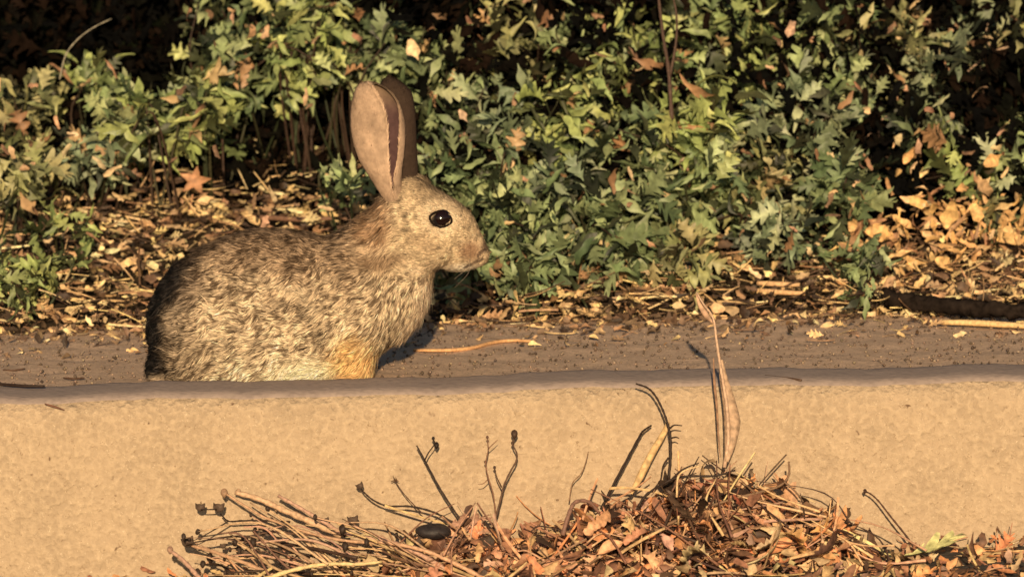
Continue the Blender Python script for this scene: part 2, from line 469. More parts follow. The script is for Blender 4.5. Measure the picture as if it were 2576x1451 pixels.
def sst(a, b, x): 
    t = np.clip((x - a) / (b - a), 0, 1); return t * t * (3 - 2 * t)
def blob(P, cx, cy, rx, ry, soft=0.35):
    d = np.sqrt(((P[:, 0] - cx) / rx) ** 2 + ((P[:, 1] - cy) / ry) ** 2)
    return 1 - sst(1 - soft, 1 + soft, d)
def lerp(a, b, t): return a + (b - a) * np.asarray(t)[:, None]
C = lambda *a: np.array(a, float)
def coat(P, rng=None):
    """the markings of the coat, with shade painted in at rump, collar and haunch, from the place on the body (picture units)"""
    m = P * RS
    n1 = noise(m, 0.055, 1); n2 = noise(m * C(1.2, 0.9, 1), 0.014, 2); n3 = noise(m * C(1.3, 0.8, 1), 0.0058, 3)
    base = np.tile(C(0.45, 0.35, 0.24), (len(P), 1))
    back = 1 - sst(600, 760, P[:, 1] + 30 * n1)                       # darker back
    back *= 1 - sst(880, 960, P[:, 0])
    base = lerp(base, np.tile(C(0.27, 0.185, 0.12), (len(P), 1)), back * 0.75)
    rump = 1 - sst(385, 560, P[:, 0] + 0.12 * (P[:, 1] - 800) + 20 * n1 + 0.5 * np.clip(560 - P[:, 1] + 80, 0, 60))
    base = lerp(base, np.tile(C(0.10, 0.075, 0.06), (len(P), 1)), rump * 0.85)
    base = lerp(base, np.tile(C(0.012, 0.009, 0.008), (len(P), 1)), (1 - sst(44, 84, P[:, 0] + 9 * n1 - np.interp(P[:, 1], [560, 600, 630, 680, 745, 820, 900, 965], [560, 505, 465, 415, 382, 368, 362, 364]))) * (P[:, 1] < 945) * sst(575, 640, P[:, 1]))  # shade rim along the rump outline, painted near-black into the coat
    low = sst(790, 930, P[:, 1] + 18 * n1) * sst(480, 620, P[:, 0])
    base = lerp(base, np.tile(C(0.62, 0.51, 0.36), (len(P), 1)), low * 0.7)
    base = base * (1 + 0.22 * noise(m, 0.038, 7))[:, None]
    spine = (1 - sst(585, 680, P[:, 1] + 14 * n1)) * (1 - sst(860, 930, P[:, 0]))
    base = lerp(base, np.tile(C(0.17, 0.115, 0.075), (len(P), 1)), spine * 0.65)
    # agouti mottling
    mott = np.clip(0.50 + 0.40 * n2 + 0.74 * n3, 0, 1)
    amp = np.where(P[:, 1] < 0, 0, 1.0)
    dark = base * C(0.30, 0.27, 0.25); lite = base * C(1.55, 1.52, 1.45) + 0.02
    base = np.where((mott < 0.5)[:, None], lerp(dark, base, mott * 2), lerp(base, lite, (mott - 0.5) * 2))
    # head: finer, lighter
    hd = sst(960, 1010, P[:, 0] + 0.3 * (P[:, 1] - 560)) * (1 - sst(650, 700, P[:, 1]))
    hc = np.tile(C(0.54, 0.41, 0.265), (len(P), 1)) * (1 + 0.30 * n2 + 0.30 * n3)[:, None]
    hc = lerp(hc, np.tile(C(0.22, 0.165, 0.105), (len(P), 1)), blob(P, 1150, 492, 75, 34, 0.6) * 0.85)
    hc = lerp(hc, np.tile(C(0.22, 0.16, 0.10), (len(P), 1)), blob(P, 1080, 452, 50, 22, 0.6) * 0.7)
    base = lerp(base, hc, hd)
    nape = blob(P, 945, 540, 48, 70, 0.5)
    base = lerp(base, np.tile(C(0.27, 0.155, 0.085), (len(P), 1)) * (1 + 0.35 * n2)[:, None], nape * 0.75)
    base = lerp(base, np.tile(C(0.62, 0.49, 0.33), (len(P), 1)), blob(P, 1020, 632, 70, 26, 0.6) * 0.45)    # below the cheek
    base = lerp(base, np.tile(C(0.72, 0.56, 0.38), (len(P), 1)), blob(P, 1112, 536, 50, 44, 0.3) * 0.85)   # eye ring
    base = lerp(base, np.tile(C(0.70, 0.60, 0.47), (len(P), 1)), blob(P, 1165, 672, 62, 15, 0.6) * 0.95)    # chin
    base = lerp(base, np.tile(C(0.60, 0.47, 0.33), (len(P), 1)), blob(P, 1090, 665, 60, 16, 0.6) * 0.7)
    base = lerp(base, np.tile(C(0.26, 0.145, 0.085), (len(P), 1)), blob(P, 1186, 622, 26, 24, 0.6) * 0.8)   # whisker pad
    base = lerp(base, np.tile(C(0.11, 0.07, 0.05), (len(P), 1)), blob(P, 1226, 615, 12, 14, 0.5) * 0.8)     # nose
    base = lerp(base, np.tile(C(0.30, 0.20, 0.12), (len(P), 1)), blob(P, 1080, 598, 34, 30, 0.7) * 0.35)
    base = lerp(base, np.tile(C(0.010, 0.006, 0.005), (len(P), 1)), blob(P, 1110, 539, 24, 21, 0.12))
    # jaw shade painted as a brown collar where head meets shoulder
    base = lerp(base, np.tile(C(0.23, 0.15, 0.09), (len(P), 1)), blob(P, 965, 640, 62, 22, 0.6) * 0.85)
    # chest, pale front edge
    edge = sst(-28, 28, P[:, 0] - (1052 - 0.55 * np.clip(P[:, 1] - 760, 0, 400)) ) * sst(680, 720, P[:, 1])
    base = lerp(base, np.tile(C(0.66, 0.51, 0.37), (len(P), 1)), edge * 0.95)
    # orange foreleg and cream belly
    base = lerp(base, np.tile(C(0.88, 0.76, 0.52), (len(P), 1)), blob(P, 778, 928, 92, 42, 0.5) * 1.0)
    base = lerp(base, np.tile(C(0.72, 0.44, 0.19), (len(P), 1)) * (1 + 0.35 * n3)[:, None], blob(P, 895, 895, 58, 66, 0.6) * 0.95)
    base = lerp(base, np.tile(C(0.58, 0.46, 0.33), (len(P), 1)), blob(P, 405, 962, 42, 24, 0.5) * 0.9)      # tail
    # pale streaks on flank and haunch line
    for (x0, y0, x1, y1, wd) in ((1216, 643, 1176, 664, 4), (1222, 622, 1206, 634, 3.5)):
        a = C(x0, y0); ab = C(x1, y1) - a
        t = np.clip(((P[:, :2] - a) @ ab) / (ab @ ab), 0, 1)
        dd = np.linalg.norm(P[:, :2] - a - t[:, None] * ab, axis=1)
        base = lerp(base, np.tile(C(0.06, 0.035, 0.028), (len(P), 1)), (1 - sst(wd * 0.5, wd * 1.6, dd)) * 0.8)
    for (x0, y0, x1, y1, wd) in ((695, 688, 770, 722, 12), (770, 722, 805, 760, 12), (520, 830, 590, 772, 9)):
        a = C(x0, y0); ab = C(x1, y1) - a
        t = np.clip(((P[:, :2] - a) @ ab) / (ab @ ab), 0, 1)
        dd = np.linalg.norm(P[:, :2] - a - t[:, None] * ab, axis=1)
        base = lerp(base, np.tile(C(0.60, 0.48, 0.33), (len(P), 1)), (1 - sst(wd * 0.4, wd * 1.3, dd)) * 0.55)
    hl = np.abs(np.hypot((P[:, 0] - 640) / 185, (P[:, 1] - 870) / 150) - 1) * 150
    base = lerp(base, base * 0.55, (1 - sst(5, 20, hl)) * sst(650, 720, P[:, 0]) * (1 - sst(820, 860, P[:, 1])) * 0.8)  # shade in the haunch crease, painted as darker coat
    return np.clip(base * 1.10, 0.008, 0.88)

def to_world(P):
    return np.array(RO) + (P[:, 0:1] - 700) * RS * EX + (980 - P[:, 1:2]) * RS * EZ + P[:, 2:3] * RS * np.array([0, 1, 0])
def dir_world(D): return D[:, 0:1] * EX - D[:, 1:2] * EZ + D[:, 2:3] * np.array([0, 1.0, 0])

# ---- ears (shells joined to the same body mesh)
def ear_shell(st, dv, d0, ncs=30, nls=34, thick=3.2, flip=1):
    """st rows: (py, centre px, half width, left lip px, right lip px, depth shift); shell in picture units"""
    st = np.array(st, float)
    ts = np.linspace(0, 1, nls)
    key = np.linspace(0, 1, len(st))
    def ip(c): 
        return np.interp(ts, key, st[:, c])
    py, cx, hw, lL, lR, dz = [ip(c) for c in range(6)]
    for arr in (cx, hw, lL, lR):                                     # soften the polyline
        for _ in range(2): arr[1:-1] = (arr[:-2] + 2 * arr[1:-1] + arr[2:]) / 4
    out, inn = np.zeros((nls, ncs, 3)), np.zeros((nls, ncs, 3))
    for i in range(nls):
        aL = math.acos(np.clip((lL[i] - cx[i]) / hw[i], -0.98, 0.98)); aR = math.acos(np.clip((lR[i] - cx[i]) / hw[i], -0.98, 0.999))
        ph = -np.linspace(aL, 2 * math.pi + aR, ncs)
        dr = min(dv, hw[i] * 0.8)
        for rr, dst in ((0, out), (thick, inn)):
            dst[i, :, 0] = cx[i] + max(hw[i] - rr, 0.5) * np.cos(ph)
            dst[i, :, 1] = py[i]
            dst[i, :, 2] = d0 + dz[i] + flip * max(dr - rr, 0.5) * np.sin(ph)
    v = np.concatenate([out.reshape(-1, 3), inn.reshape(-1, 3)]); N = nls * ncs
    f = []
    for i in range(nls - 1):
        for j in range(ncs - 1):
            a = i * ncs + j
            f.append((a, a + ncs, a + ncs + 1, a + 1)); f.append((N + a, N + a + 1, N + a + ncs + 1, N + a + ncs))
        for j in (0, ncs - 1):
            a = i * ncs + j; f.append((a, a + ncs, N + a + ncs, N + a))
    for j in range(ncs - 1):
        a = (nls - 1) * ncs + j; f.append((a, a + 1, N + a + 1, N + a))
    return v, f, out, inn
near = [(505, 1000, 26, 1002, 1006, 0), (480, 988, 29, 990, 994, 0), (450, 976, 36, 984, 992, 0), (420, 967, 46, 981, 997, 0), (390, 960, 57, 979, 1003, 0), (350, 956, 66, 979, 1006, 2), (310, 953, 69, 978, 1008, 4),
        (275, 950, 66, 972, 1008, 6), (250, 947, 60, 962, 1004, 9), (228, 942, 50, 950, 990, 12), (212, 936, 37, 938, 972, 15), (203, 930, 22, 930, 951, 18), (200, 928, 9, 928, 936, 20)]
far = [(500, 1030, 26, 1034, 1048, 0), (460, 1026, 28, 1030, 1042, 0), (420, 1020, 33, 1022, 1040, 0), (380, 1012, 38, 1014, 1036, 0), (330, 1006, 43, 1010, 1034, 0), (290, 1002, 45, 1004, 1034, 0),
       (255, 998, 45, 998, 1030, 4), (230, 994, 43, 992, 1020, 8), (216, 989, 34, 985, 1008, 12), (203, 984, 21, 981, 995, 15), (196, 980, 8, 978, 983, 18)]
rabbit = empty('rabbit', tuple(RO))
tag(rabbit, 'brown and grey cottontail rabbit sitting upright in profile behind the kerb', 'rabbit')
VW = to_world(V)
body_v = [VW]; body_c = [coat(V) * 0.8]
li = [Qd.ravel()]; sz = [np.full(len(Qd), 4)]
off = len(VW)
ear_grids = []
for st, dv, d0, isfar in ((near, 36, -34, 0), (far, 30, 34, 1)):
    v, f, out, inn = ear_shell(st, dv, d0, flip=-1 if isfar else 1)
    N = len(v) // 2
    if isfar:
        co = np.tile(C(0.048, 0.031, 0.022), (N, 1)); ci = np.tile(C(0.20, 0.13, 0.10), (N, 1))
    else:
        g = out.reshape(-1, 3)
        co = np.tile(C(0.42, 0.295, 0.205), (N, 1)) * (1 + 0.20 * noise(g * RS * C(1.6, 0.6, 1), 0.025, 2) + 0.08 * noise(g * RS * C(2, 0.5, 1), 0.008, 5))[:, None]
        top = 1 - sst(200, 262, g[:, 1] + 0.55 * np.clip(960 - g[:, 0], -60, 80))
        co = lerp(co, np.tile(C(0.20, 0.14, 0.09), (N, 1)), (g[:, 0] > 945) * top * 0.8)
        ci = np.tile(C(0.10, 0.055, 0.055), (N, 1))
        ci = lerp(ci, np.tile(C(0.26, 0.18, 0.12), (N, 1)), 1 - sst(205, 290, g[:, 1]))
    body_v.append(to_world(v)); body_c.append(np.concatenate([co, ci]))
    fa = np.array(f) + off
    li.append(fa.ravel()); sz.append(np.full(len(fa), 4)); off += len(v)
    ear_grids.append((out, co, isfar))
hide = obj('body', np.concatenate(body_v), (np.concatenate(li), np.concatenate(sz)), M_SKIN, rabbit, np.concatenate(body_c))

# ---- fur: short tapering hairs, combed from nose to tail
def fur_batch(P, nrm, flow, length, width, colr, rng, lift=0.35):
    """P, nrm, flow in picture frame; returns world verts, normals, colours (5 per hair)"""
    k = len(P)
    tang = flow - (flow * nrm).sum(1)[:, None] * nrm
    tang /= np.linalg.norm(tang, axis=1)[:, None] + 1e-9
    lf = np.clip(rng.normal(lift, 0.13, k), 0.05, 0.9)[:, None]
    d1 = tang + nrm * lf * 1.5; d1 /= np.linalg.norm(d1, axis=1)[:, None]
    d2 = tang + nrm * lf * 0.4; d2 /= np.linalg.norm(d2, axis=1)[:, None]
    side = np.cross(tang, nrm)
    L = (length / RS)[:, None]; wd = (width / RS)[:, None]
    p0 = P - nrm * 1.0; p1 = p0 + d1 * L * 0.5; p2 = p1 + d2 * L * 0.5
    v = np.stack([p0 - side * wd * 0.5, p0 + side * wd * 0.5, p1 - side * wd * 0.42, p1 + side * wd * 0.42, p2], 1)
    vw = to_world(v.reshape(-1, 3))
    nn = nrm * 0.8 + rng.normal(0, 0.28, (k, 3)); nn /= np.linalg.norm(nn, axis=1)[:, None]
    nw = np.repeat(dir_world(nn), 5, 0)
    cc = np.stack([colr * 0.72, colr * 0.72, colr * 0.98, colr * 0.98, colr * 1.08], 1).reshape(-1, 3)
    return vw, nw, np.clip(cc, 0, 0.9)
rng = np.random.default_rng(5)
tri = np.concatenate([Qd[:, [0, 1, 2]], Qd[:, [0, 2, 3]]])
A = V[tri[:, 0]]; B = V[tri[:, 1]]; D = V[tri[:, 2]]
area = 0.5 * np.linalg.norm(np.cross(B - A, D - A), axis=1)
cen = (A + B + D) / 3
wgt = area * np.where(cen[:, 0] > 1000, 2.4, 1.0) * np.where(cen[:, 2] > 60, 0.55, 1.0) * np.where(cen[:, 1] > 990, 0.2, 1.0)
NH = 170000
ti = rng.choice(len(tri), NH, p=wgt / wgt.sum())
u1, u2 = rng.random(NH), rng.random(NH); m_ = u1 + u2 > 1; u1[m_], u2[m_] = 1 - u1[m_], 1 - u2[m_]
P = A[ti] + u1[:, None] * (B - A)[ti] + u2[:, None] * (D - A)[ti]
nr = grad(P)
EYE = (1110, 538)
ok = (np.hypot((P[:, 0] - EYE[0]) / 22.5, (P[:, 1] - EYE[1]) / 20) > 1) 
P, nr = P[ok], nr[ok]
hd = sst(965, 1030, P[:, 0]) * (1 - sst(670, 720, P[:, 1]))
mw = P * RS
flow = np.stack([-1 + 0.5 * noise(mw, 0.03, 4), 0.35 + 0.6 * noise(mw, 0.026, 6) + 0.4 * noise(mw, 0.010, 1), 0.2 * noise(mw, 0.03, 8)], -1)
chest = sst(860, 1000, P[:, 0]) * (1 - hd)
flow = lerp(flow, np.stack([-0.45 + 0.4 * noise(mw, 0.02, 5), np.ones(len(P)), np.zeros(len(P))], -1), chest * 0.8)
flow = lerp(flow, np.tile(C(-1, -0.12, 0), (len(P), 1)) + 0.25 * rng.normal(size=(len(P), 3)), hd)
ln = (0.0082 + 0.002 * noise(mw, 0.03, 9)) * (1 - hd) + 0.0052 * hd
ln *= 1 - 0.45 * sst(1110, 1200, P[:, 0])
ln *= rng.uniform(0.6, 1.25, len(P)); ln[rng.random(len(P)) < 0.04] *= 1.8
wd = np.where(hd > 0.5, 0.00055, 0.00080) * rng.uniform(0.7, 1.3, len(P))
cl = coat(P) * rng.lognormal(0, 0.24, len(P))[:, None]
darkh = (rng.random(len(P)) < 0.05 * (1 - sst(800, 940, P[:, 1])))
cl[darkh] *= 0.35
vw, nw, cc = fur_batch(P, nr, flow, ln, wd, cl, rng)
fv, fn, fc = [vw], [nw], [cc]
# ears: very short hairs, a fringe along the lips
for out, co, isfar in ear_grids:
    nls, ncs = out.shape[:2]
    k = 12000
    a = rng.random(k) * (nls - 1.01); b = rng.random(k) * (ncs - 1.01)
    rim = rng.random(k) < 0.12; b[rim] = np.where(rng.random(int(rim.sum())) < 0.5, 0.05, ncs - 1.06)
    i, j = a.astype(int), b.astype(int); fa, fb = (a - i)[:, None], (b - j)[:, None]
    p = (out[i, j] * (1 - fa) * (1 - fb) + out[i + 1, j] * fa * (1 - fb) + out[i, j + 1] * (1 - fa) * fb + out[i + 1, j + 1] * fa * fb)
    n_ = np.cross(out[i + 1, j] - out[i, j], out[i, j + 1] - out[i, j]); n_ /= np.linalg.norm(n_, axis=1)[:, None] + 1e-9
    ctr = np.array([np.mean(out[ii, :, :], axis=0) for ii in i])
    sgn = np.sign(((p - ctr) * n_).sum(1))[:, None]; n_ *= np.where(sgn == 0, 1, sgn)
    c_ = co.reshape(nls, ncs, 3)[i, j] * rng.lognormal(0, 0.10, k)[:, None]
    if not isfar: c_[rim] = c_[rim] * 1.25
    v_, nn_, cc_ = fur_batch(p, n_, np.tile(C(0.05, -1, 0), (k, 1)) + 0.2 * rng.normal(size=(k, 3)), np.where(rim, 0.0055, 1) * np.where(rim, 1, rng.uniform(0.0022, 0.0042, k)), rng.uniform(0.00035, 0.0006, k), c_, rng, 0.12)
    cc_ = np.repeat(c_, 5, 0)
    fv.append(v_); fn.append(nn_); fc.append(cc_)
fv = np.concatenate(fv); fn = np.concatenate(fn); fc = np.concatenate(fc)
k = len(fv) // 5; bs = np.arange(k)[:, None] * 5
q = np.concatenate([bs + [0, 1, 3, 2], bs + [2, 3, 4]], 1).ravel()
szs = np.tile([4, 3], k)
obj('fur', fv, (q, szs), M_FUR, rabbit, fc, True, fn)

# ---- eyes, whiskers
def eye_mat():
    m = bpy.data.materials.new('eye'); m.use_nodes = True
    p = m.node_tree.nodes['Principled BSDF']; p.inputs['Base Color'].default_value = (0.012, 0.004, 0.003, 1)
    p.inputs['Roughness'].default_value = 0.12; p.inputs['Specular IOR Level'].default_value = 0.6
    lw = m.node_tree.nodes.new('ShaderNodeTexNoise'); lw.inputs['Scale'].default_value = 60
    cr_ = m.node_tree.nodes.new('ShaderNodeMix'); cr_.data_type = 'RGBA'
    cr_.inputs[6].default_value = (0.008, 0.003, 0.002, 1); cr_.inputs[7].default_value = (0.014, 0.005, 0.004, 1)
    m.node_tree.links.new(lw.outputs[0], cr_.inputs[0]); m.node_tree.links.new(cr_.outputs[2], p.inputs['Base Color'])
    return m
M_EYE = eye_mat()
for sgn in (-1, 1):
    dd = np.linspace(0, 120, 241)
    line = np.stack([np.full(241, EYE[0]), np.full(241, EYE[1]), sgn * dd], -1).astype(float)
    ds = dd[np.argmax(sdf(line) > 0)]
    cz = sgn * (ds - 17)
    v, f = [], []
    nu, nv_ = 24, 14
    for i in range(nv_ + 1):
        th = math.pi * i / nv_
        for j in range(nu):
            ph = 2 * math.pi * j / nu
            v.append((EYE[0] + 28 * math.sin(th) * math.cos(ph), EYE[1] + 24.5 * math.sin(th) * math.sin(ph), cz + sgn * 25 * math.cos(th)))
    for i in range(nv_):
        for j in range(nu):
            f.append((i * nu + j, i * nu + (j + 1) % nu, (i + 1) * nu + (j + 1) % nu, (i + 1) * nu + j))
    obj('eye', to_world(np.array(v)), f, M_EYE, rabbit)
    lid = Mesh()                                  # dark lids drawn out to a point at both corners
    ang = np.linspace(0, 2 * math.pi, 33)
    ring = np.stack([EYE[0] + 22.5 * np.cos(ang) + 5 * np.cos(ang) ** 5, EYE[1] + 19.5 * np.sin(ang) + 5 * np.cos(ang) ** 3, np.zeros(33)], -1)
    for kk in range(33):
        l2 = np.stack([np.full(241, ring[kk, 0]), np.full(241, ring[kk, 1]), sgn * dd], -1)
        ring[kk, 2] = sgn * (dd[np.argmax(sdf(l2) > 0)] + 1.5)
    tube(lid, to_world(ring), 0.0013, (0.012, 0.007, 0.005), 6)
    lid.build('eyelid', M_SKIN, rabbit)
for sgn in (-1, 1):
    for i in range(6):
        y0 = 618 + 5 * i; a = R(-25 + 12 * i); L = 105
        p0 = rb(1190 - 2 * i, y0, sgn * 30); p1 = rb(1190 + L * 0.1 - 20, y0 + L * 0.45 * math.sin(a), sgn * (30 + L * 0.5)); p2 = rb(1145, y0 + L * 0.9 * math.sin(a) + 6, sgn * (30 + L * 0.9))
        wk = Mesh(); tube(wk, smooth_path([p0, p1, p2], 4), np.linspace(0.0002, 0.00007, 9), (0.45, 0.36, 0.26), 4)
        wk.build('whisker', M_STEM, rabbit)

# ================================================================== WEEDS
BLACK = [  # openings between the weeds: (px, py, rx, ry)
    (120, 45, 130, 75), (330, 60, 110, 60), (400, 170, 90, 45), (190, 290, 70, 40), (725, 350, 150, 68), (860, 260, 55, 60),
    (1080, 15, 90, 30), (1520, 115, 30, 20), (1640, 250, 55, 30), (1690, 415, 40, 26), (1870, 320, 30, 16), (2215, 150, 50, 40),
    (2190, 345, 60, 55), (2455, 290, 52, 85), (2535, 190, 55, 85), (2400, 190, 50, 30), (2330, 440, 60, 26), (1350, 400, 50, 22), (1460, 560, 36, 18), (830, 330, 50, 40),
]
_rg = np.random.default_rng(404)
for _ in range(120):
    BLACK.append((_rg.uniform(0, 2576), _rg.uniform(0, 640), _rg.uniform(12, 34), _rg.uniform(8, 20)))
def in_gap(pts):
    """which points fall in an opening: the openings are real empty shafts along the low sun and sight line"""
    d = pts - np.array(CAM_LOC)
    Rm = np.array(CAM_ROT)
    l = d @ Rm
    px = 1288 + (l[:, 0] / -l[:, 2]) / 0.0625 * 1288; py = 725.5 - (l[:, 1] / -l[:, 2]) / 0.0625 * 1288
    g = np.zeros(len(pts), bool)
    for (cx, cy, rx, ry) in BLACK:
        g |= ((px - cx) / rx) ** 2 + ((py - cy) / ry) ** 2 < 1
    return g, px, py
GREENS = {
    'sage': [(0.27, 0.30, 0.155), (0.21, 0.25, 0.13), (0.34, 0.36, 0.20), (0.12, 0.15, 0.08)],
    'yellow': [(0.31, 0.34, 0.135), (0.25, 0.28, 0.12), (0.38, 0.39, 0.17), (0.15, 0.18, 0.08)],
    'deep': [(0.15, 0.185, 0.10), (0.20, 0.23, 0.125), (0.25, 0.28, 0.155), (0.08, 0.105, 0.055)],
    'olive': [(0.29, 0.27, 0.135), (0.21, 0.20, 0.11), (0.36, 0.31, 0.17), (0.12, 0.12, 0.06)],
    'grey': [(0.27, 0.29, 0.19), (0.20, 0.23, 0.155), (0.33, 0.34, 0.225), (0.13, 0.155, 0.10)],
}
def weed(name, px, py, rx, ry, Y, n, tint, label, size=0.036, base_px=None, group=None, drop=False, seed=0):
    rng = np.random.default_rng(1000 + seed)
    c = np.array(W(px, py, Y)); s = S(Y)
    bx = np.array(W(base_px if base_px is not None else px, 700, Y))[0]
    root = np.array([bx, Y + 0.03, float(bank(bx, Y + 0.03))])
    e = empty(name, tuple(root))
    tag(e, label, 'weed', group)
    st, fo = Mesh(), Mesh()
    ns = max(4, n // 14)
    P_, F_, U_ = [], [], []
    for i in range(ns):
        a = rng.uniform(0, 2 * math.pi); rr = math.sqrt(rng.random())
        tip = c + np.array([rr * math.cos(a) * rx * s, rng.uniform(-0.10, 0.09), rr * math.sin(a) * ry * s])
        tip[2] = max(tip[2], float(bank(tip[0], tip[1])) + 0.015)
        b0 = root + np.array([rng.normal(0, 0.012), rng.normal(0, 0.012), -0.004])
        mid = (b0 + tip) / 2 + np.array([rng.normal(0, 0.02), rng.normal(-0.01, 0.02), 0.03 if not drop else 0.09])
        path = smooth_path([b0, mid, tip], 7)
        tube(st, path, np.linspace(0.0016, 0.0007, len(path)), palette([(0.045, 0.042, 0.02), (0.05, 0.03, 0.02), (0.035, 0.045, 0.02)], 1, rng)[0], 5)
        m = n // ns
        tt = 1 - rng.random(m) ** 1.5 * 0.65
        idx = tt * (len(path) - 1); i0 = np.clip(idx.astype(int), 0, len(path) - 2); fr = (idx - i0)[:, None]
        p = path[i0] * (1 - fr) + path[i0 + 1] * fr
        inside = rng.normal(0, 1, (m, 3)) * np.array([rx * s * 0.22, 0.022, ry * s * 0.22])
        p = p + inside * 0.9
        tg = path[i0 + 1] - path[i0]; tg /= np.linalg.norm(tg, axis=1)[:, None]
        rad = rng.normal(0, 1, (m, 3)); rad /= np.linalg.norm(rad, axis=1)[:, None]
        f = rad * 1.0 + tg * 0.5 + np.array([0, -0.25, -0.1])
        P_.append(p); F_.append(f)
        U_.append(np.array([0.1, -0.6, 0.55]) + rng.normal(0, 0.62, (m, 3)))
    P_ = np.concatenate(P_); F_ = np.concatenate(F_); U_ = np.concatenate(U_)
    g1, _, _ = in_gap(P_); 
    Fn = F_ / np.linalg.norm(F_, axis=1)[:, None]
    g2, _, _ = in_gap(P_ + Fn * size * 0.8)
    keep = ~(g1 | g2) & (P_[:, 2] > bank(P_[:, 0], P_[:, 1]) + 0.004)
    P_, F_, U_ = P_[keep], F_[keep], U_[keep]
    k = len(P_)
    col = palette(GREENS[tint], k, rng)
    col = np.clip(col * np.array([1.12, 1.20, 1.06]), 0, 0.6)
    old_shaded = rng.random(k) < 0.26
    col[old_shaded] *= 0.15  # very dark tint stands for older leaves and for shade among leaves
    brown = rng.random(k) < 0.035
    col[brown] = palette([(0.42, 0.26, 0.13), (0.30, 0.17, 0.09), (0.5, 0.36, 0.18)], int(brown.sum()), rng)
    sz_ = rng.uniform(0.6, 1.25, k) * size
    h = rng.random(k) < 0.36
    put(fo, T_LOBED, Q_LOBED, P_[h], F_[h], U_[h], sz_[h], col[h], rng)
    if (~h).any(): put(fo, T_LANCE, Q_LANCE, P_[~h], F_[~h], U_[~h], sz_[~h] * 1.05, col[~h], rng)
    st.build('stem', M_STEM, e); fo.build('foliage', M_LEAF, e)
    return e
G_L, G_R = 'weeds growing on the bank', 'weeds growing on the bank'
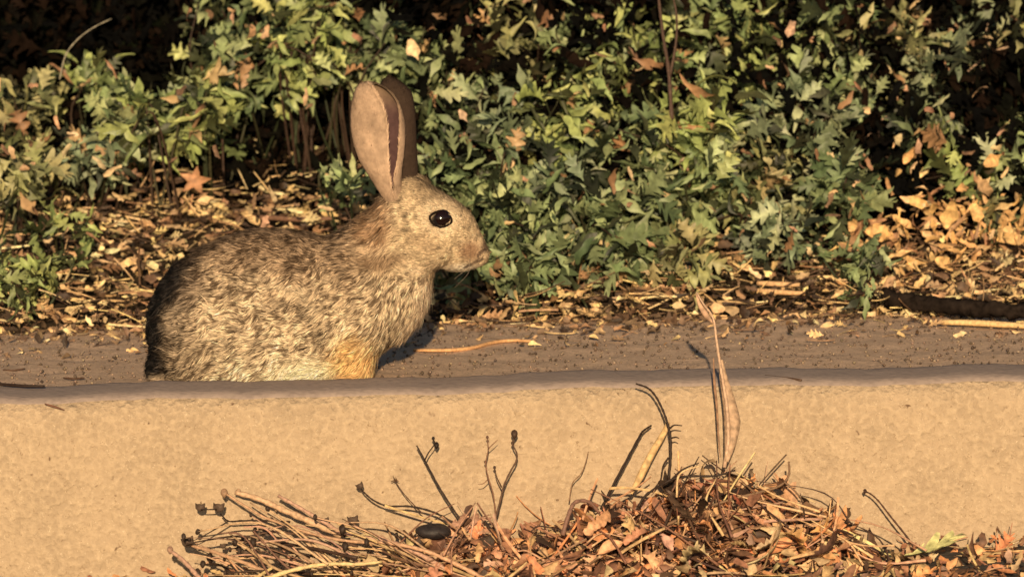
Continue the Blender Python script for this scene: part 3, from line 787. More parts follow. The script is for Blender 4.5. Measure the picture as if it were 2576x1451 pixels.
WEEDS = [
 # px, py, rx, ry, Y, n, tint, size, label
 (60, 235, 95, 55, 1.02, 70, 'olive', .034, 'olive weed at the left edge under the black gap'),
 (215, 190, 95, 45, 1.05, 70, 'yellow', .032, 'yellow-green weed below the large black gap top left'),
 (330, 250, 100, 45, 1.00, 80, 'sage', .036, 'pale sage weed with broad leaves left of the rabbit\'s ears'),
 (545, 70, 80, 95, 1.10, 80, 'sage', .036, 'upright sage weed between the two dark gaps top left'),
 (640, 150, 80, 110, 1.06, 110, 'deep', .034, 'deep green weed between black gap and yellow-green trailing weed'),
 (520, 300, 95, 60, 0.98, 75, 'yellow', .040, 'bright yellow-green sprawling weed above the orange fallen leaf'),
 (775, 120, 75, 150, 1.02, 150, 'yellow', .034, 'tall yellow-green trailing weed left of the rabbit\'s ears'),
 (690, 30, 95, 60, 1.10, 70, 'deep', .034, 'dark weed at the top edge left of the ears'),
 (240, 375, 105, 60, 0.92, 90, 'grey', .034, 'grey-green weed low on the left above the gold litter'),
 (70, 395, 75, 65, 0.90, 60, 'olive', .034, 'brownish olive weed low at the left edge'),
 (390, 400, 100, 60, 0.90, 50, 'yellow', .038, 'thin yellowish weed arching over litter left of the orange leaf'),
 (150, 570, 85, 35, 0.78, 34, 'yellow', .028, 'thin yellow-green sprig in the litter above the left-edge tuft'),
 (60, 500, 70, 40, 0.84, 40, 'olive', .030, 'low olive sprig at the left edge between weeds and litter'),
 (45, 690, 80, 58, 0.66, 75, 'yellow', .028, 'small bright green tuft in the litter at the left edge'),
 (880, 440, 55, 40, 0.80, 36, 'sage', .030, 'small pale weed just behind the rabbit\'s nape'),
 (900, 90, 90, 110, 1.00, 120, 'sage', .034, 'sage weed rising straight behind the tip of the near ear'),
 (1010, 110, 80, 90, 1.04, 100, 'deep', .034, 'deep green weed above the rabbit\'s dark far ear'),
 (1120, 170, 95, 130, 0.95, 170, 'sage', .034, 'bushy sage weed right of the ears with a cream dead leaf'),
 (1110, 340, 85, 110, 0.88, 150, 'deep', .030, 'deep green fine-leaved weed between ears and forehead'),
 (1230, 430, 95, 110, 0.84, 160, 'deep', .034, 'dark green weed behind the rabbit\'s forehead'),
 (1290, 90, 100, 120, 1.02, 170, 'olive', .034, 'olive weed at the top right of the cream leaf'),
 (1270, 260, 100, 100, 0.92, 150, 'grey', .032, 'grey-green weed between the ears and the middle black gaps'),
 (1330, 560, 110, 95, 0.76, 180, 'sage', .036, 'sage weed in front of the rabbit\'s nose'),
 (1170, 690, 70, 55, 0.68, 70, 'sage', .034, 'low sage weed just under the rabbit\'s chin'),
 (1280, 670, 85, 55, 0.70, 80, 'deep', .034, 'low dark green weed right of the rabbit\'s chest'),
 (1450, 80, 95, 120, 1.00, 170, 'sage', .034, 'tall sage weed at the top centre'),
 (1440, 270, 95, 100, 0.90, 150, 'yellow', .036, 'yellow-green weed right of the grey-green middle one'),
 (1430, 450, 95, 90, 0.82, 150, 'grey', .034, 'grey-green weed above the small dark hollow right of the nose'),
 (1500, 600, 100, 90, 0.74, 160, 'deep', .038, 'broad-leaved dark weed low in the centre'),
 (1600, 110, 95, 120, 0.98, 180, 'yellow', .038, 'bright weed with large lobed leaves at top right of centre'),
 (1590, 320, 95, 90, 0.88, 110, 'sage', .038, 'sage weed around the round black hollow'),
 (1620, 520, 105, 95, 0.80, 170, 'deep', .038, 'deep green weed under the round black hollow'),
 (1700, 650, 95, 60, 0.72, 80, 'olive', .032, 'low olive weed above the straw right of centre'),
 (1760, 100, 95, 120, 1.00, 180, 'sage', .036, 'sage weed behind the thin dark upright stems'),
 (1750, 300, 90, 95, 0.86, 160, 'yellow', .044, 'large-leaved yellow-green weed in the right middle'),
 (1790, 470, 90, 95, 0.80, 150, 'sage', .034, 'sage weed below the large-leaved one'),
 (1930, 90, 100, 120, 1.00, 180, 'yellow', .034, 'yellow-green weed near the top with a pinkish leaf'),
 (1920, 270, 95, 95, 0.92, 150, 'grey', .036, 'dusty grey weed right of the large-leaved one'),
 (1930, 440, 95, 90, 0.84, 130, 'olive', .032, 'browning olive weed in the right middle'),
 (1960, 590, 90, 80, 0.76, 110, 'grey', .032, 'low grey-green weed left of the gold dead leaves'),
 (2090, 110, 95, 120, 0.98, 170, 'sage', .036, 'sage weed left of the large right-hand gap'),
 (2080, 300, 85, 100, 0.90, 130, 'grey', .036, 'pale grey weed left of the hollow with crossed twigs'),
 (2120, 480, 95, 75, 0.80, 130, 'deep', .034, 'dark weed under the hollow with crossed twigs'),
 (2150, 690, 42, 70, 0.66, 70, 'deep', .026, 'narrow upright dark green tuft beside the near-black shade band'),
 (2240, 60, 95, 80, 1.02, 110, 'olive', .036, 'olive weed along the top edge at the right'),
 (2310, 160, 95, 85, 0.96, 110, 'grey', .036, 'grey-green weed reaching into the right-hand gap'),
 (2380, 400, 80, 70, 0.86, 80, 'yellow', .034, 'yellow-green weed below the right-hand gap'),
 (2300, 300, 60, 50, 0.92, 50, 'sage', .034, 'small sage weed between the two right-hand gaps'),
 (2500, 440, 75, 60, 0.84, 60, 'grey', .034, 'grey weed at the right edge above the gold litter'),
 (2440, 90, 70, 60, 0.98, 70, 'grey', .034, 'grey-green weed at the top between the right-hand gaps and the corner'),
 (2540, 340, 60, 50, 0.92, 45, 'sage', .032, 'small sage weed at the right edge under the big gap'),
 (2540, 60, 60, 60, 1.02, 55, 'olive', .032, 'sparse olive weed in the top right corner'),
 (2500, 560, 90, 50, 0.80, 45, 'olive', .030, 'sparse weed among gold dead leaves at the right edge'),
]
for i, (px, py, rx, ry, Y, n, tint, size, label) in enumerate(WEEDS):
    weed('leafy_weed', px, py, rx, ry, Y, int(n * 1.75), tint, label, size * 0.95, None, G_L, i in (5, 6, 10), i)

# a backdrop hedge added behind the weeds, coloured near-black so gaps look shaded
def added_hedge():
    rng = np.random.default_rng(77)
    e = empty('added_hedge', (0, 1.75, float(bank(0, 1.75))))
    tag(e, 'backdrop hedge added behind all the green weeds, its near-black leaf colour standing for shade', 'added_hedge')
    fo, st = Mesh(), Mesh()
    k = 14000
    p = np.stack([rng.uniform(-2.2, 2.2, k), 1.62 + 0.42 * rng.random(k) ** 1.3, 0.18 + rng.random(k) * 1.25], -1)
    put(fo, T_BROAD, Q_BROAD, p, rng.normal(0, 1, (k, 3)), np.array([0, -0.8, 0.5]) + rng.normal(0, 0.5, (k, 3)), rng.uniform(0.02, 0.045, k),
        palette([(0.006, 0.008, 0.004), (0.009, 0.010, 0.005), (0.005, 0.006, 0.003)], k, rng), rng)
    for i in range(60):
        x = rng.uniform(-2.2, 2.2); b = np.array([x, 1.85 + rng.normal(0, 0.05), 0.22])
        tube(st, smooth_path([b, b + [rng.normal(0, 0.08), rng.normal(0, .05), 0.5], b + [rng.normal(0, 0.2), rng.normal(0, .1), 1.1]], 5), np.linspace(0.009, 0.003, 11), (0.015, 0.01, 0.007), 6)
    # the inner thicket: a closed lumpy core
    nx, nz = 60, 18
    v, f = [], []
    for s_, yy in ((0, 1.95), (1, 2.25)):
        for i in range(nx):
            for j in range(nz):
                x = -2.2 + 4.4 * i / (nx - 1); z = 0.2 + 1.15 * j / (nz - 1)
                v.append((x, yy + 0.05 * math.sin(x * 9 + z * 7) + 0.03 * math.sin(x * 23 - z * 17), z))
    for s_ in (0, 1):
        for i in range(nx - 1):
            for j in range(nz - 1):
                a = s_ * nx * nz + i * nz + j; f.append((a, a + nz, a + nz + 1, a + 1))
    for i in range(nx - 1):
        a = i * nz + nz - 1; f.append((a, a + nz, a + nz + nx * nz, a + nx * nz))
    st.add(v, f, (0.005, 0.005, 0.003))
    st.build('branches', M_DARK, e); fo.build('foliage', M_DARK, e)  # parts of the added backdrop, near-black to stand for shade
added_hedge()

def gap_shade():  # near-black leaves added behind the weeds to paint their gaps as shade
    rng = np.random.default_rng(88); ms = Mesh(); k = 12000
    x = rng.uniform(-0.68, 0.68, k); y = rng.uniform(0.80, 1.30, k)
    front = np.where(x < -0.12, 0.99, 0.80); keep = y > front; x, y = x[keep], y[keep]; k = len(x)
    z = bank(x, y) + 0.005 + rng.random(k) ** 1.2 * np.clip((y - np.where(x < -0.12, 1.0, 0.76)) * 1.6, 0.02, 0.34)
    p = np.stack([x, y, z], -1)
    h = rng.random(k) < 0.6
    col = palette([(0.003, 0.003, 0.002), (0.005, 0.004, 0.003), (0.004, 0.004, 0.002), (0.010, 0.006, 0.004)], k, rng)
    fw = rng.normal(0, 1, (k, 3)); up = np.array([0, -0.8, 0.5]) + rng.normal(0, 0.6, (k, 3)); sz_ = rng.uniform(0.015, 0.04, k)
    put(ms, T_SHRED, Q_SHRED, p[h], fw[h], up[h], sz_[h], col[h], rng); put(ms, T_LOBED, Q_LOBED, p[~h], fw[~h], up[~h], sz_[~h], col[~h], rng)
    tag(ms.build('gap_shade', M_DARK), 'near-black leaves added as painted shade in the gaps between the green weeds', 'gap_shade', None, 'stuff')
gap_shade()

# ================================================================== LITTER (uncountable)
DRYC = [(0.84, 0.60, 0.29), (0.70, 0.48, 0.24), (0.86, 0.68, 0.38), (0.33, 0.19, 0.10), (0.12, 0.07, 0.04), (0.40, 0.24, 0.13), (0.52, 0.36, 0.20), (0.15, 0.09, 0.055), (0.09, 0.055, 0.035), (0.04, 0.025, 0.015), (0.05, 0.03, 0.02), (0.70, 0.50, 0.26)]
def litter(name, k, xr, yfun, size, cols, seed, label, mix=(0.42, 0.30, 0.16, 0.12), zl=0.02, tilt=0.55, hz=bank, dens=None):
    rng = np.random.default_rng(seed)
    x = rng.uniform(*xr, k); y = yfun(x, rng)
    if dens is not None:
        keep = rng.random(k) < dens(x, y); x, y = x[keep], y[keep]; k = len(x)
    z = hz(x, y) + 0.0015 + zl * rng.random(k) ** 1.6
    p = np.stack([x, y, z], -1)
    ms = Mesh()
    kind = rng.choice(4, k, p=mix)
    up = np.array([0, -1.0, 1.0]) + rng.normal(0, tilt, (k, 3))
    fw = rng.normal(0, 1, (k, 3)) * np.array([1.5, 0.8, 0.3])
    col = palette(cols, k, rng, 0.25)
    sz_ = rng.uniform(size[0], size[1], k)
    for kk, (T, Q, sc, ss) in enumerate(((T_SHRED, Q_SHRED, 1.0, 1.0), (T_BROAD, Q_BROAD, 1.0, 1.0), (T_STRAW, Q_STRAW, 2.3, 1.0), (T_LOBED, Q_LOBED, 1.2, 1.0))):
        m = kind == kk
        if m.any(): put(ms, T, Q, p[m], fw[m], up[m], sz_[m] * sc, col[m], rng)
    o = ms.build(name, M_DRY)
    tag(o, label, 'litter', None, 'stuff')
    return o
def dens_bank(x, y):
    # bank litter is thick on the left and in the front strip, thin under the weeds on the right
    return np.clip(1.15 - 1.2 * np.clip(y - 0.66, 0, 1) * (x > -0.05) * (x < 0.33), 0.25, 1)
litter('leaf_litter', 11000, (-0.62, 0.62), lambda x, r: 0.575 + 0.72 * r.random(len(x)) ** 1.1, (0.008, 0.021), DRYC, 21,
       'golden brown dead leaves and straw covering the bank behind the rabbit', dens=dens_bank, zl=0.034, mix=(0.40, 0.16, 0.34, 0.10))
hp = lambda x, y: np.full_like(x, 0.1555)
litter('scattered_crumbs', 1300, (-0.62, 0.62), lambda x, r: 0.60 - 0.20 * r.random(len(x)) ** 1.9, (0.004, 0.015), DRYC + [(0.2, 0.13, 0.08)] * 5, 22,
       'small crumbs of dead leaf scattered on the dusty pavement', hz=hp, zl=0.003, tilt=0.3, dens=lambda x, y: np.where(y < 0.5, 0.35, 1.0))

# dead leaves caught in the weeds
def caught():
    rng = np.random.default_rng(31); ms = Mesh(); k = 520
    px = rng.uniform(0, 2576, k); py = rng.uniform(-20, 700, k) 
    Y = 1.0 - 0.35 * np.clip(py / 700, 0, 1) - rng.uniform(0, 0.06, k)
    p = np.array([list(W(a, b, c)) for a, b, c in zip(px, py, Y)])
    g, _, _ = in_gap(p)
    right = px > 1850
    keep = (~g) & (p[:, 2] > bank(p[:, 0], p[:, 1]) + 0.01) & (rng.random(k) < np.where(right, 0.75, 0.42)) & ~((px > 850) & (px < 1250) & (py > 150))
    p = p[keep]; k = len(p)
    put(ms, T_SHRED, Q_SHRED, p, rng.normal(0, 1, (k, 3)), np.array([0, -0.7, 0.5]) + rng.normal(0, 0.6, (k, 3)), rng.uniform(0.008, 0.024, k),
        palette([(0.62, 0.44, 0.24), (0.50, 0.30, 0.18), (0.34, 0.19, 0.11), (0.20, 0.12, 0.07), (0.66, 0.52, 0.30)], k, rng), rng)
    o = ms.build('caught_debris', M_DRY)
    tag(o, 'brown and pinkish scraps of dead leaf caught all through the weeds', 'debris', None, 'stuff')
caught()

def grit():
    rng = np.random.default_rng(63); ms = Mesh(); k = 3600
    x = rng.uniform(-0.62, 0.62, k); y = rng.uniform(0.135, 0.62, k); rr = rng.uniform(0.0006, 0.0022, k)
    oc = np.array([(1, 0, 0), (-1, 0, 0), (0, 1, 0), (0, -1, 0), (0, 0, 1), (0, 0, -1)], float)
    T = oc[None] * rng.uniform(0.6, 1.3, (k, 6, 1)) * rr[:, None, None]
    F3 = np.array([(0, 2, 4), (2, 1, 4), (1, 3, 4), (3, 0, 4), (2, 0, 5), (1, 2, 5), (3, 1, 5), (0, 3, 5)])
    an = rng.uniform(0, 6.28, k); z0 = np.zeros(k); Rm = np.stack([np.stack([np.cos(an), -np.sin(an), z0], -1), np.stack([np.sin(an), np.cos(an), z0], -1), np.stack([z0, z0, z0 + 1], -1)], 1)
    ms.batch(T, F3, np.stack([x, y, 0.1552 + rr * 0.4], -1), Rm, palette([(0.26, 0.19, 0.14), (0.18, 0.13, 0.10), (0.32, 0.24, 0.17), (0.10, 0.07, 0.05)], k, rng))
    tag(ms.build('grit', M_STEM, None, False), 'fine sand and grit strewn over the dusty pavement', 'grit', None, 'stuff')
grit()

# ================================================================== GUTTER PILE
PILE_PX = np.array([380, 440, 600, 800, 980, 1060, 1100, 1150, 1210, 1300, 1400, 1440, 1500, 1560, 1640, 1700, 1760, 1850, 1930, 1980, 2040, 2090, 2130, 2160, 2300, 2460, 2580])
PILE_PY = np.array([1455, 1440, 1425, 1400, 1372, 1345, 1325, 1300, 1310, 1345, 1350, 1300, 1262, 1268, 1268, 1215, 1190, 1185, 1200, 1250, 1290, 1292, 1300, 1396, 1408, 1412, 1410])
def pile(name, k, pr, cols, size, seed, label, mix=(0.42, 0.26, 0.18, 0.14), yr=(-0.13, -0.012), power=0.8, tilt=0.8):
    rng = np.random.default_rng(seed); ms = Mesh()
    px = rng.uniform(*pr, k); y = rng.uniform(*yr, k)
    top = np.interp(px, PILE_PX, PILE_PY)
    u = rng.random(k) ** power
    pts = []
    for a, b, t, uu in zip(px, y, top, u):
        zt = W(a, t, -0.07).z
        prof_ = max(0.35, 1 - ((b + 0.065) / 0.085) ** 2)
        P0 = W(a, 1400, b); zz = 0.003 + max(0.004, zt - 0.006) * uu * prof_
        pts.append((P0.x, b, zz + 0.02 * P0.x))
    p = np.array(pts)
    kind = rng.choice(4, k, p=mix)
    up = np.array([0, -0.6, 0.8]) + rng.normal(0, tilt, (k, 3)); fw = rng.normal(0, 1, (k, 3)) * np.array([1.4, 0.6, 0.7])
    col = palette(cols, k, rng, 0.25); sz_ = rng.uniform(*size, k)
    for kk, (T, Q, sc) in enumerate(((T_SHRED, Q_SHRED, 1.0), (T_BROAD, Q_BROAD, 1.0), (T_STRAW, Q_STRAW, 2.0), (T_LOBED, Q_LOBED, 1.2))):
        m = kind == kk
        if m.any(): put(ms, T, Q, p[m], fw[m], up[m], sz_[m] * sc, col[m], rng)
    o = ms.build(name, M_DRY); tag(o, label, 'litter', None, 'stuff'); return o
RUST = [(0.68, 0.30, 0.14), (0.74, 0.38, 0.18), (0.42, 0.20, 0.12), (0.62, 0.42, 0.22), (0.30, 0.15, 0.09), (0.17, 0.09, 0.055), (0.10, 0.055, 0.035), (0.50, 0.30, 0.22)]
pile('dead_leaf_pile', 720, (1060, 2140), RUST + [(0.66, 0.40, 0.22), (0.62, 0.34, 0.20), (0.05, 0.03, 0.02)], (0.013, 0.034), 41, 'rust brown heap of dead leaves against the kerb right of centre')
pile('gutter_litter', 480, (860, 2590), RUST[:6] + [(0.62, 0.46, 0.26)] * 2, (0.012, 0.026), 42, 'low band of brown leaves and chaff along the gutter', yr=(-0.22, -0.008), power=2.2, tilt=0.5)
pile('gutter_straw', 110, (440, 2590), [(0.62, 0.44, 0.22), (0.55, 0.36, 0.2), (0.70, 0.55, 0.28), (0.3, 0.18, 0.1)], (0.016, 0.034), 43, 'loose pale straw and chaff lying in the gutter', mix=(0.1, 0.1, 0.7, 0.1), yr=(-0.2, -0.01), power=1.4, tilt=0.4)
def tangle():
    rng = np.random.default_rng(53); ms = Mesh()
    for i in range(52):
        x1 = rng.uniform(460, 1000); hgt = rng.random()
        tip = W(x1, 1451 - hgt * np.interp(x1, [430, 560, 700, 1000], [90, 190, 190, 110]), rng.uniform(-0.13, -0.03))
        x0 = x1 + rng.uniform(90, 330); b0 = W(min(x0, 1230), rng.uniform(1395, 1470), rng.uniform(-0.16, -0.06))
        b0.z = max(b0.z, 0.003); tip.z = max(tip.z, 0.004)
        mid = (b0 + tip) / 2 + Vector((0, rng.normal(0, 0.01), rng.normal(0.004, 0.006))); mid.z = max(mid.z, 0.003)
        P0 = smooth_path([b0, mid, tip], 6)
        c = palette([TAN_, (0.58, 0.35, 0.24), (0.66, 0.48, 0.26), (0.20, 0.11, 0.07), (0.05, 0.03, 0.02), (0.62, 0.40, 0.24)], 1, rng)[0]
        rr = rng.uniform(0.0006, 0.0019)
        tube(ms, P0, np.linspace(rr, rr * 0.5, len(P0)) * (1 + 0.15 * rng.normal(size=len(P0))), c, 6)
        if rng.random() < 0.45: lump(ms, tip, np.array([1, 1, 1.3]) * rng.uniform(0.0016, 0.0036), (0.04, 0.025, 0.018), i, 8, 6, 0.3)
    tag(ms.build('stalk_tangle', M_STEM), 'tangle of fine broken stalks fanning left from the leaf pile', 'tangle', None, 'stuff')
TAN_ = (0.52, 0.34, 0.2)
def brush():
    rng = np.random.default_rng(59); ms = Mesh()
    for i in range(120):
        x1 = rng.uniform(1080, 2150); top = np.interp(x1, PILE_PX, PILE_PY)
        tip = W(x1, top + rng.uniform(-45, 120), rng.uniform(-0.13, -0.03)); tip.z = max(tip.z, 0.006)
        a = rng.normal(0, 130); b0 = W(x1 + a, min(top + rng.uniform(60, 200), 1450), rng.uniform(-0.16, -0.05)); b0.z = max(b0.z, 0.004)
        mid = (b0 + tip) / 2 + Vector((rng.normal(0, 0.008), 0, rng.normal(0, 0.007))); mid.z = max(mid.z, 0.003)
        P0 = smooth_path([b0, mid, tip], 5)
        c = palette([(0.50, 0.28, 0.18), (0.60, 0.38, 0.24), (0.22, 0.11, 0.07), (0.07, 0.04, 0.03), (0.66, 0.44, 0.24)], 1, rng)[0]
        rr = rng.uniform(0.0005, 0.0016)
        tube(ms, P0, np.linspace(rr, rr * 0.4, len(P0)) * (1 + 0.15 * rng.normal(size=len(P0))), c, 6)
    tag(ms.build('fine_brush', M_STEM), 'fine reddish brush and broken twigs mixed through the leaf pile', 'brush', None, 'stuff')
tangle_later = True
def floor_chaff():
    rng = np.random.default_rng(47); ms = Mesh(); k = 2600
    p = np.stack([rng.uniform(-0.8, 0.8, k), rng.uniform(-0.5, -0.004, k), rng.uniform(0.003, 0.010, k)], -1); p[:, 2] += 0.02 * p[:, 0]
    keep = rng.random(k) < np.clip(1.2 + p[:, 0] * 2.2, 0.05, 1); p = p[keep]; k = len(p)
    put(ms, T_SHRED, Q_SHRED, p, rng.normal(0, 1, (k, 3)) * np.array([1.4, 0.8, 0.15]), np.array([0, -0.2, 1]) + rng.normal(0, 0.35, (k, 3)), rng.uniform(0.01, 0.022, k), palette(RUST, k, rng), rng)
    tag(ms.build('road_chaff', M_DRY), 'crumbled leaf chaff covering the road surface beside the kerb', 'litter', None, 'stuff')
floor_chaff()

# ================================================================== SINGLE THINGS
def path_px(pts, Y, Y2=None):
    n = len(pts); Y2 = Y if Y2 is None else Y2
    return [W(a, b, Y + (Y2 - Y) * i / max(1, n - 1)) for i, (a, b) in enumerate(pts)]
def twig(name, label, cat, pts, r, col, Y=-0.06, Y2=None, branches=(), buds=(), husks=(), group=None):
    """a thin dry stem drawn through the given points, with side branches, round buds and cup-shaped husks as its parts"""
    P0 = smooth_path(path_px(pts, Y, Y2), 6)
    e = empty(name, tuple(P0[0])); tag(e, label, cat, group)
    ms = Mesh(); r = r * 1.1; rad = np.linspace(r, r * 0.65, len(P0)) * (1 + 0.18 * np.sin(np.arange(len(P0)) * 2.1))
    rad[0] *= 1.1
    tube(ms, P0, rad, col, 7); ms.build('stem', M_STEM, e)
    for bp in branches:
        mb = Mesh(); Pb = smooth_path(path_px(bp, Y if Y2 is None else (Y + Y2) / 2, Y if Y2 is None else (Y + Y2) / 2 - 0.004), 5)
        tube(mb, Pb, np.linspace(r * 0.7, r * 0.35, len(Pb)), col, 6); mb.build('branch', M_STEM, e)
    for (bx, by, br) in buds:
        mb = Mesh(); lump(mb, W(bx, by, Y2 if Y2 is not None else Y), (br, br, br * 1.2), np.array(col) * 0.6, 5); mb.build('bud', M_STEM, e)
    for (hx, hy, hr, ha) in husks:
        mb = Mesh(); husk(mb, W(hx, hy, Y2 if Y2 is not None else Y), hr * 0.78, ha, np.array([0.11, 0.075, 0.055])); mb.build('seed_husk', M_STEM, e)
    return e
def lump(ms, c, r, col, seed=0, nu=12, nv_=8, rough=0.18):
    rng = np.random.default_rng(seed); v, f = [], []
    ph0 = rng.uniform(0, 6, 4)
    for i in range(nv_ + 1):
        th = math.pi * i / nv_
        for j in range(nu):
            ph = 2 * math.pi * j / nu
            k = 1 + rough * (math.sin(2 * ph + ph0[0]) * math.sin(th + ph0[1]) + 0.5 * math.sin(3 * ph + ph0[2]) * math.sin(2 * th))
            v.append((c[0] + r[0] * k * math.sin(th) * math.cos(ph), c[1] + r[1] * k * math.sin(th) * math.sin(ph), c[2] + r[2] * k * math.cos(th)))
    for i in range(nv_):
        for j in range(nu):
            f.append((i * nu + j, (i + 1) * nu + j, (i + 1) * nu + (j + 1) % nu, i * nu + (j + 1) % nu))
    ms.add(v, f, tuple(col))
def husk(ms, c, r, ang, col):
    """an open seed capsule: a deep cup whose rim splits into pointed teeth"""
    c = np.array(c); a = R(ang)
    ax = np.array([math.sin(a), -0.25, math.cos(a)]); ax /= np.linalg.norm(ax)
    s = np.cross(ax, [0, 1, 0]); s /= np.linalg.norm(s); u = np.cross(s, ax)
    nu = 20; rings = [(0.0, 0.12), (0.15, 0.55), (0.45, 0.85), (0.8, 0.92), (1.05, 0.80)]
    v, f = [], []
    for (h, w_) in rings:
        for j in range(nu):
            ph = 2 * math.pi * j / nu
            hh = h + (0.42 if h > 1 else 0.12 if h > 0.7 else 0) * max(0, math.cos(2.5 * ph)) ** 1.5
            ww = w_ * (1 + (0.25 * max(0, math.cos(2.5 * ph)) if h > 1 else 0))
            v.append(c + r * (hh * ax + ww * (math.cos(ph) * s + math.sin(ph) * u)))
    for i in range(len(rings) - 1):
        for j in range(nu):
            f.append((i * nu + j, i * nu + (j + 1) % nu, (i + 1) * nu + (j + 1) % nu, (i + 1) * nu + j))
    f.append(tuple(range(nu))[::-1])
    ms.add(v, f, tuple(col))
BLK = (0.030, 0.017, 0.012); BRN = (0.10, 0.055, 0.035); TAN = (0.50, 0.31, 0.19); PNK = (0.52, 0.32, 0.23); GLD = (0.66, 0.44, 0.21); GRY = (0.13, 0.10, 0.085)
KB = -0.035
twig('weed_stalk', 'black S-curved dry stem ending in a star-shaped husk', 'stem', [(1160, 1330), (1120, 1302), (1080, 1284), (1030, 1273), (975, 1272), (940, 1258), (918, 1240), (909, 1230)], 0.0011, BLK, -0.05, -0.03, husks=[(908, 1228, 0.0052, -20)])
twig('weed_stalk', 'slender forked stem leaning left with a round bud at the fork', 'stem', [(1175, 1330), (1140, 1280), (1105, 1225), (1078, 1175), (1062, 1145), (1048, 1120)], 0.0010, BLK, -0.05, -0.03,
     branches=[[(1068, 1158), (1078, 1138), (1092, 1118), (1090, 1105)]], buds=[(1098, 1120, 0.0026), (1090, 1103, 0.0016)])
twig('weed_stalk', 'wavy upright stem topped by a dark round bud in the middle', 'stem', [(1240, 1330), (1258, 1260), (1268, 1220), (1284, 1185), (1298, 1160), (1300, 1140), (1290, 1118), (1294, 1098)], 0.0010, BRN, -0.05, -0.03,
     branches=[[(1262, 1225), (1250, 1200), (1245, 1180)]], buds=[(1294, 1092, 0.0034), (1290, 1115, 0.0018), (1244, 1176, 0.0015)])
twig('weed_stalk', 'faint reddish forked stem left of the round-budded one', 'stem', [(1250, 1330), (1242, 1250), (1228, 1200), (1222, 1165), (1228, 1130), (1226, 1100)], 0.0007, (0.2, 0.10, 0.06), -0.05, -0.03,
     branches=[[(1228, 1128), (1242, 1115), (1252, 1105)], [(1228, 1205), (1215, 1216), (1202, 1218)]], buds=[(1226, 1100, 0.0014), (1221, 1162, 0.0014)])
twig('straight_stick', 'straight dark stick with bent tip leaning right against the kerb', 'stick', [(1512, 1280), (1545, 1215), (1580, 1150), (1610, 1095), (1620, 1082), (1638, 1070)], 0.0013, BLK, -0.07, -0.01)
twig('arching_twig', 'tall black arching twig reaching up over the kerb edge', 'twig', [(1682, 1205), (1687, 1150), (1686, 1095), (1676, 1055), (1662, 1020), (1646, 992), (1628, 975), (1600, 965)], 0.0013, BLK, -0.05, -0.02,
     branches=[[(1684, 1078), (1696, 1069), (1716, 1070)], [(1686, 1102), (1700, 1099), (1708, 1102)], [(1682, 1150), (1668, 1172), (1662, 1205), (1640, 1235)]])
twig('forked_twig', 'dark forked twig lying across the left of the leaf pile', 'twig', [(1605, 1275), (1625, 1245), (1660, 1222), (1695, 1203), (1740, 1197), (1800, 1196), (1850, 1182)], 0.0014, BLK, -0.09, -0.09,
     branches=[[(1692, 1203), (1712, 1184), (1735, 1172), (1758, 1164)], [(1640, 1235), (1655, 1222), (1672, 1214)]])
twig('long_twig', 'long brown twig crossing the leaf pile and turning up at its right end', 'twig', [(1610, 1352), (1680, 1318), (1760, 1282), (1840, 1255), (1900, 1240), (1960, 1222), (1984, 1195), (1984, 1160)], 0.0015, (0.20, 0.12, 0.07), -0.10, -0.09,
     branches=[[(1870, 1246), (1930, 1262), (2000, 1288)], [(1868, 1248), (1890, 1290), (1912, 1332)], [(1972, 1210), (2000, 1235), (2020, 1262)], [(1900, 1240), (1880, 1222), (1862, 1205)]])
twig('weed_stalk', 'thin dark stem with a clubbed tip standing alone at the far right', 'stem', [(2300, 1375), (2270, 1335), (2240, 1298), (2212, 1262), (2192, 1243), (2174, 1234)], 0.0010, (0.07, 0.032, 0.02), -0.05, -0.028, buds=[(2176, 1235, 0.0018)])
twig('weed_stalk', 'small curved brown stem just left of the lone dark stick', 'stem', [(1432, 1260), (1440, 1215), (1462, 1190), (1474, 1160), (1480, 1135)], 0.0006, (0.24, 0.14, 0.08), -0.03, -0.01)
twig('weed_stalk', 'bent grey stem with hooked tip rising from the left of the leaf pile', 'stem', [(1415, 1345), (1432, 1290), (1448, 1262), (1482, 1262), (1508, 1290)], 0.0022, (0.22, 0.12, 0.09), -0.11, -0.09)
# left seed-head stalks
twig('seed_stalk', 'pinkish thick stalk sweeping from upper left to the bottom of the gutter', 'stalk', [(1170, 1462), (1090, 1412), (1010, 1372), (930, 1352), (860, 1338), (815, 1312), (760, 1280), (700, 1246)], 0.0024, PNK, -0.12, -0.05, husks=[(888, 1318, 0.0075, 0), (822, 1312, 0.004, -10)])
twig('seed_stalk', 'long tan stalk with a black round bud at its upper left tip', 'stalk', [(1050, 1392), (960, 1368), (860, 1358), (780, 1340), (715, 1318), (660, 1298), (610, 1268), (566, 1240)], 0.0016, TAN, -0.10, -0.04, buds=[(564, 1240, 0.0036)])
twig('seed_stalk', 'dark wiry stalk with two cupped husks side by side at its tip', 'stalk', [(730, 1312), (670, 1309), (610, 1309), (575, 1310), (555, 1292)], 0.0010, BLK, -0.06, -0.04,
     branches=[[(575, 1310), (545, 1328), (510, 1348), (480, 1362)], [(545, 1280), (520, 1281), (505, 1280)]], husks=[(548, 1286, 0.0078, 12), (502, 1284, 0.0068, 10)])
twig('seed_stalk', 'stalk ending in a tall grey husk low on the far left', 'stalk', [(720, 1462), (640, 1425), (570, 1398), (520, 1382), (482, 1372)], 0.0022, TAN, -0.12, -0.07, husks=[(474, 1374, 0.0085, -6)])
twig('seed_stalk', 'leftmost pink stalk running down to the bottom edge with a dark tip', 'stalk', [(520, 1475), (490, 1440), (460, 1408), (428, 1384)], 0.0024, PNK, -0.14, -0.10, buds=[(428, 1383, 0.0030)])
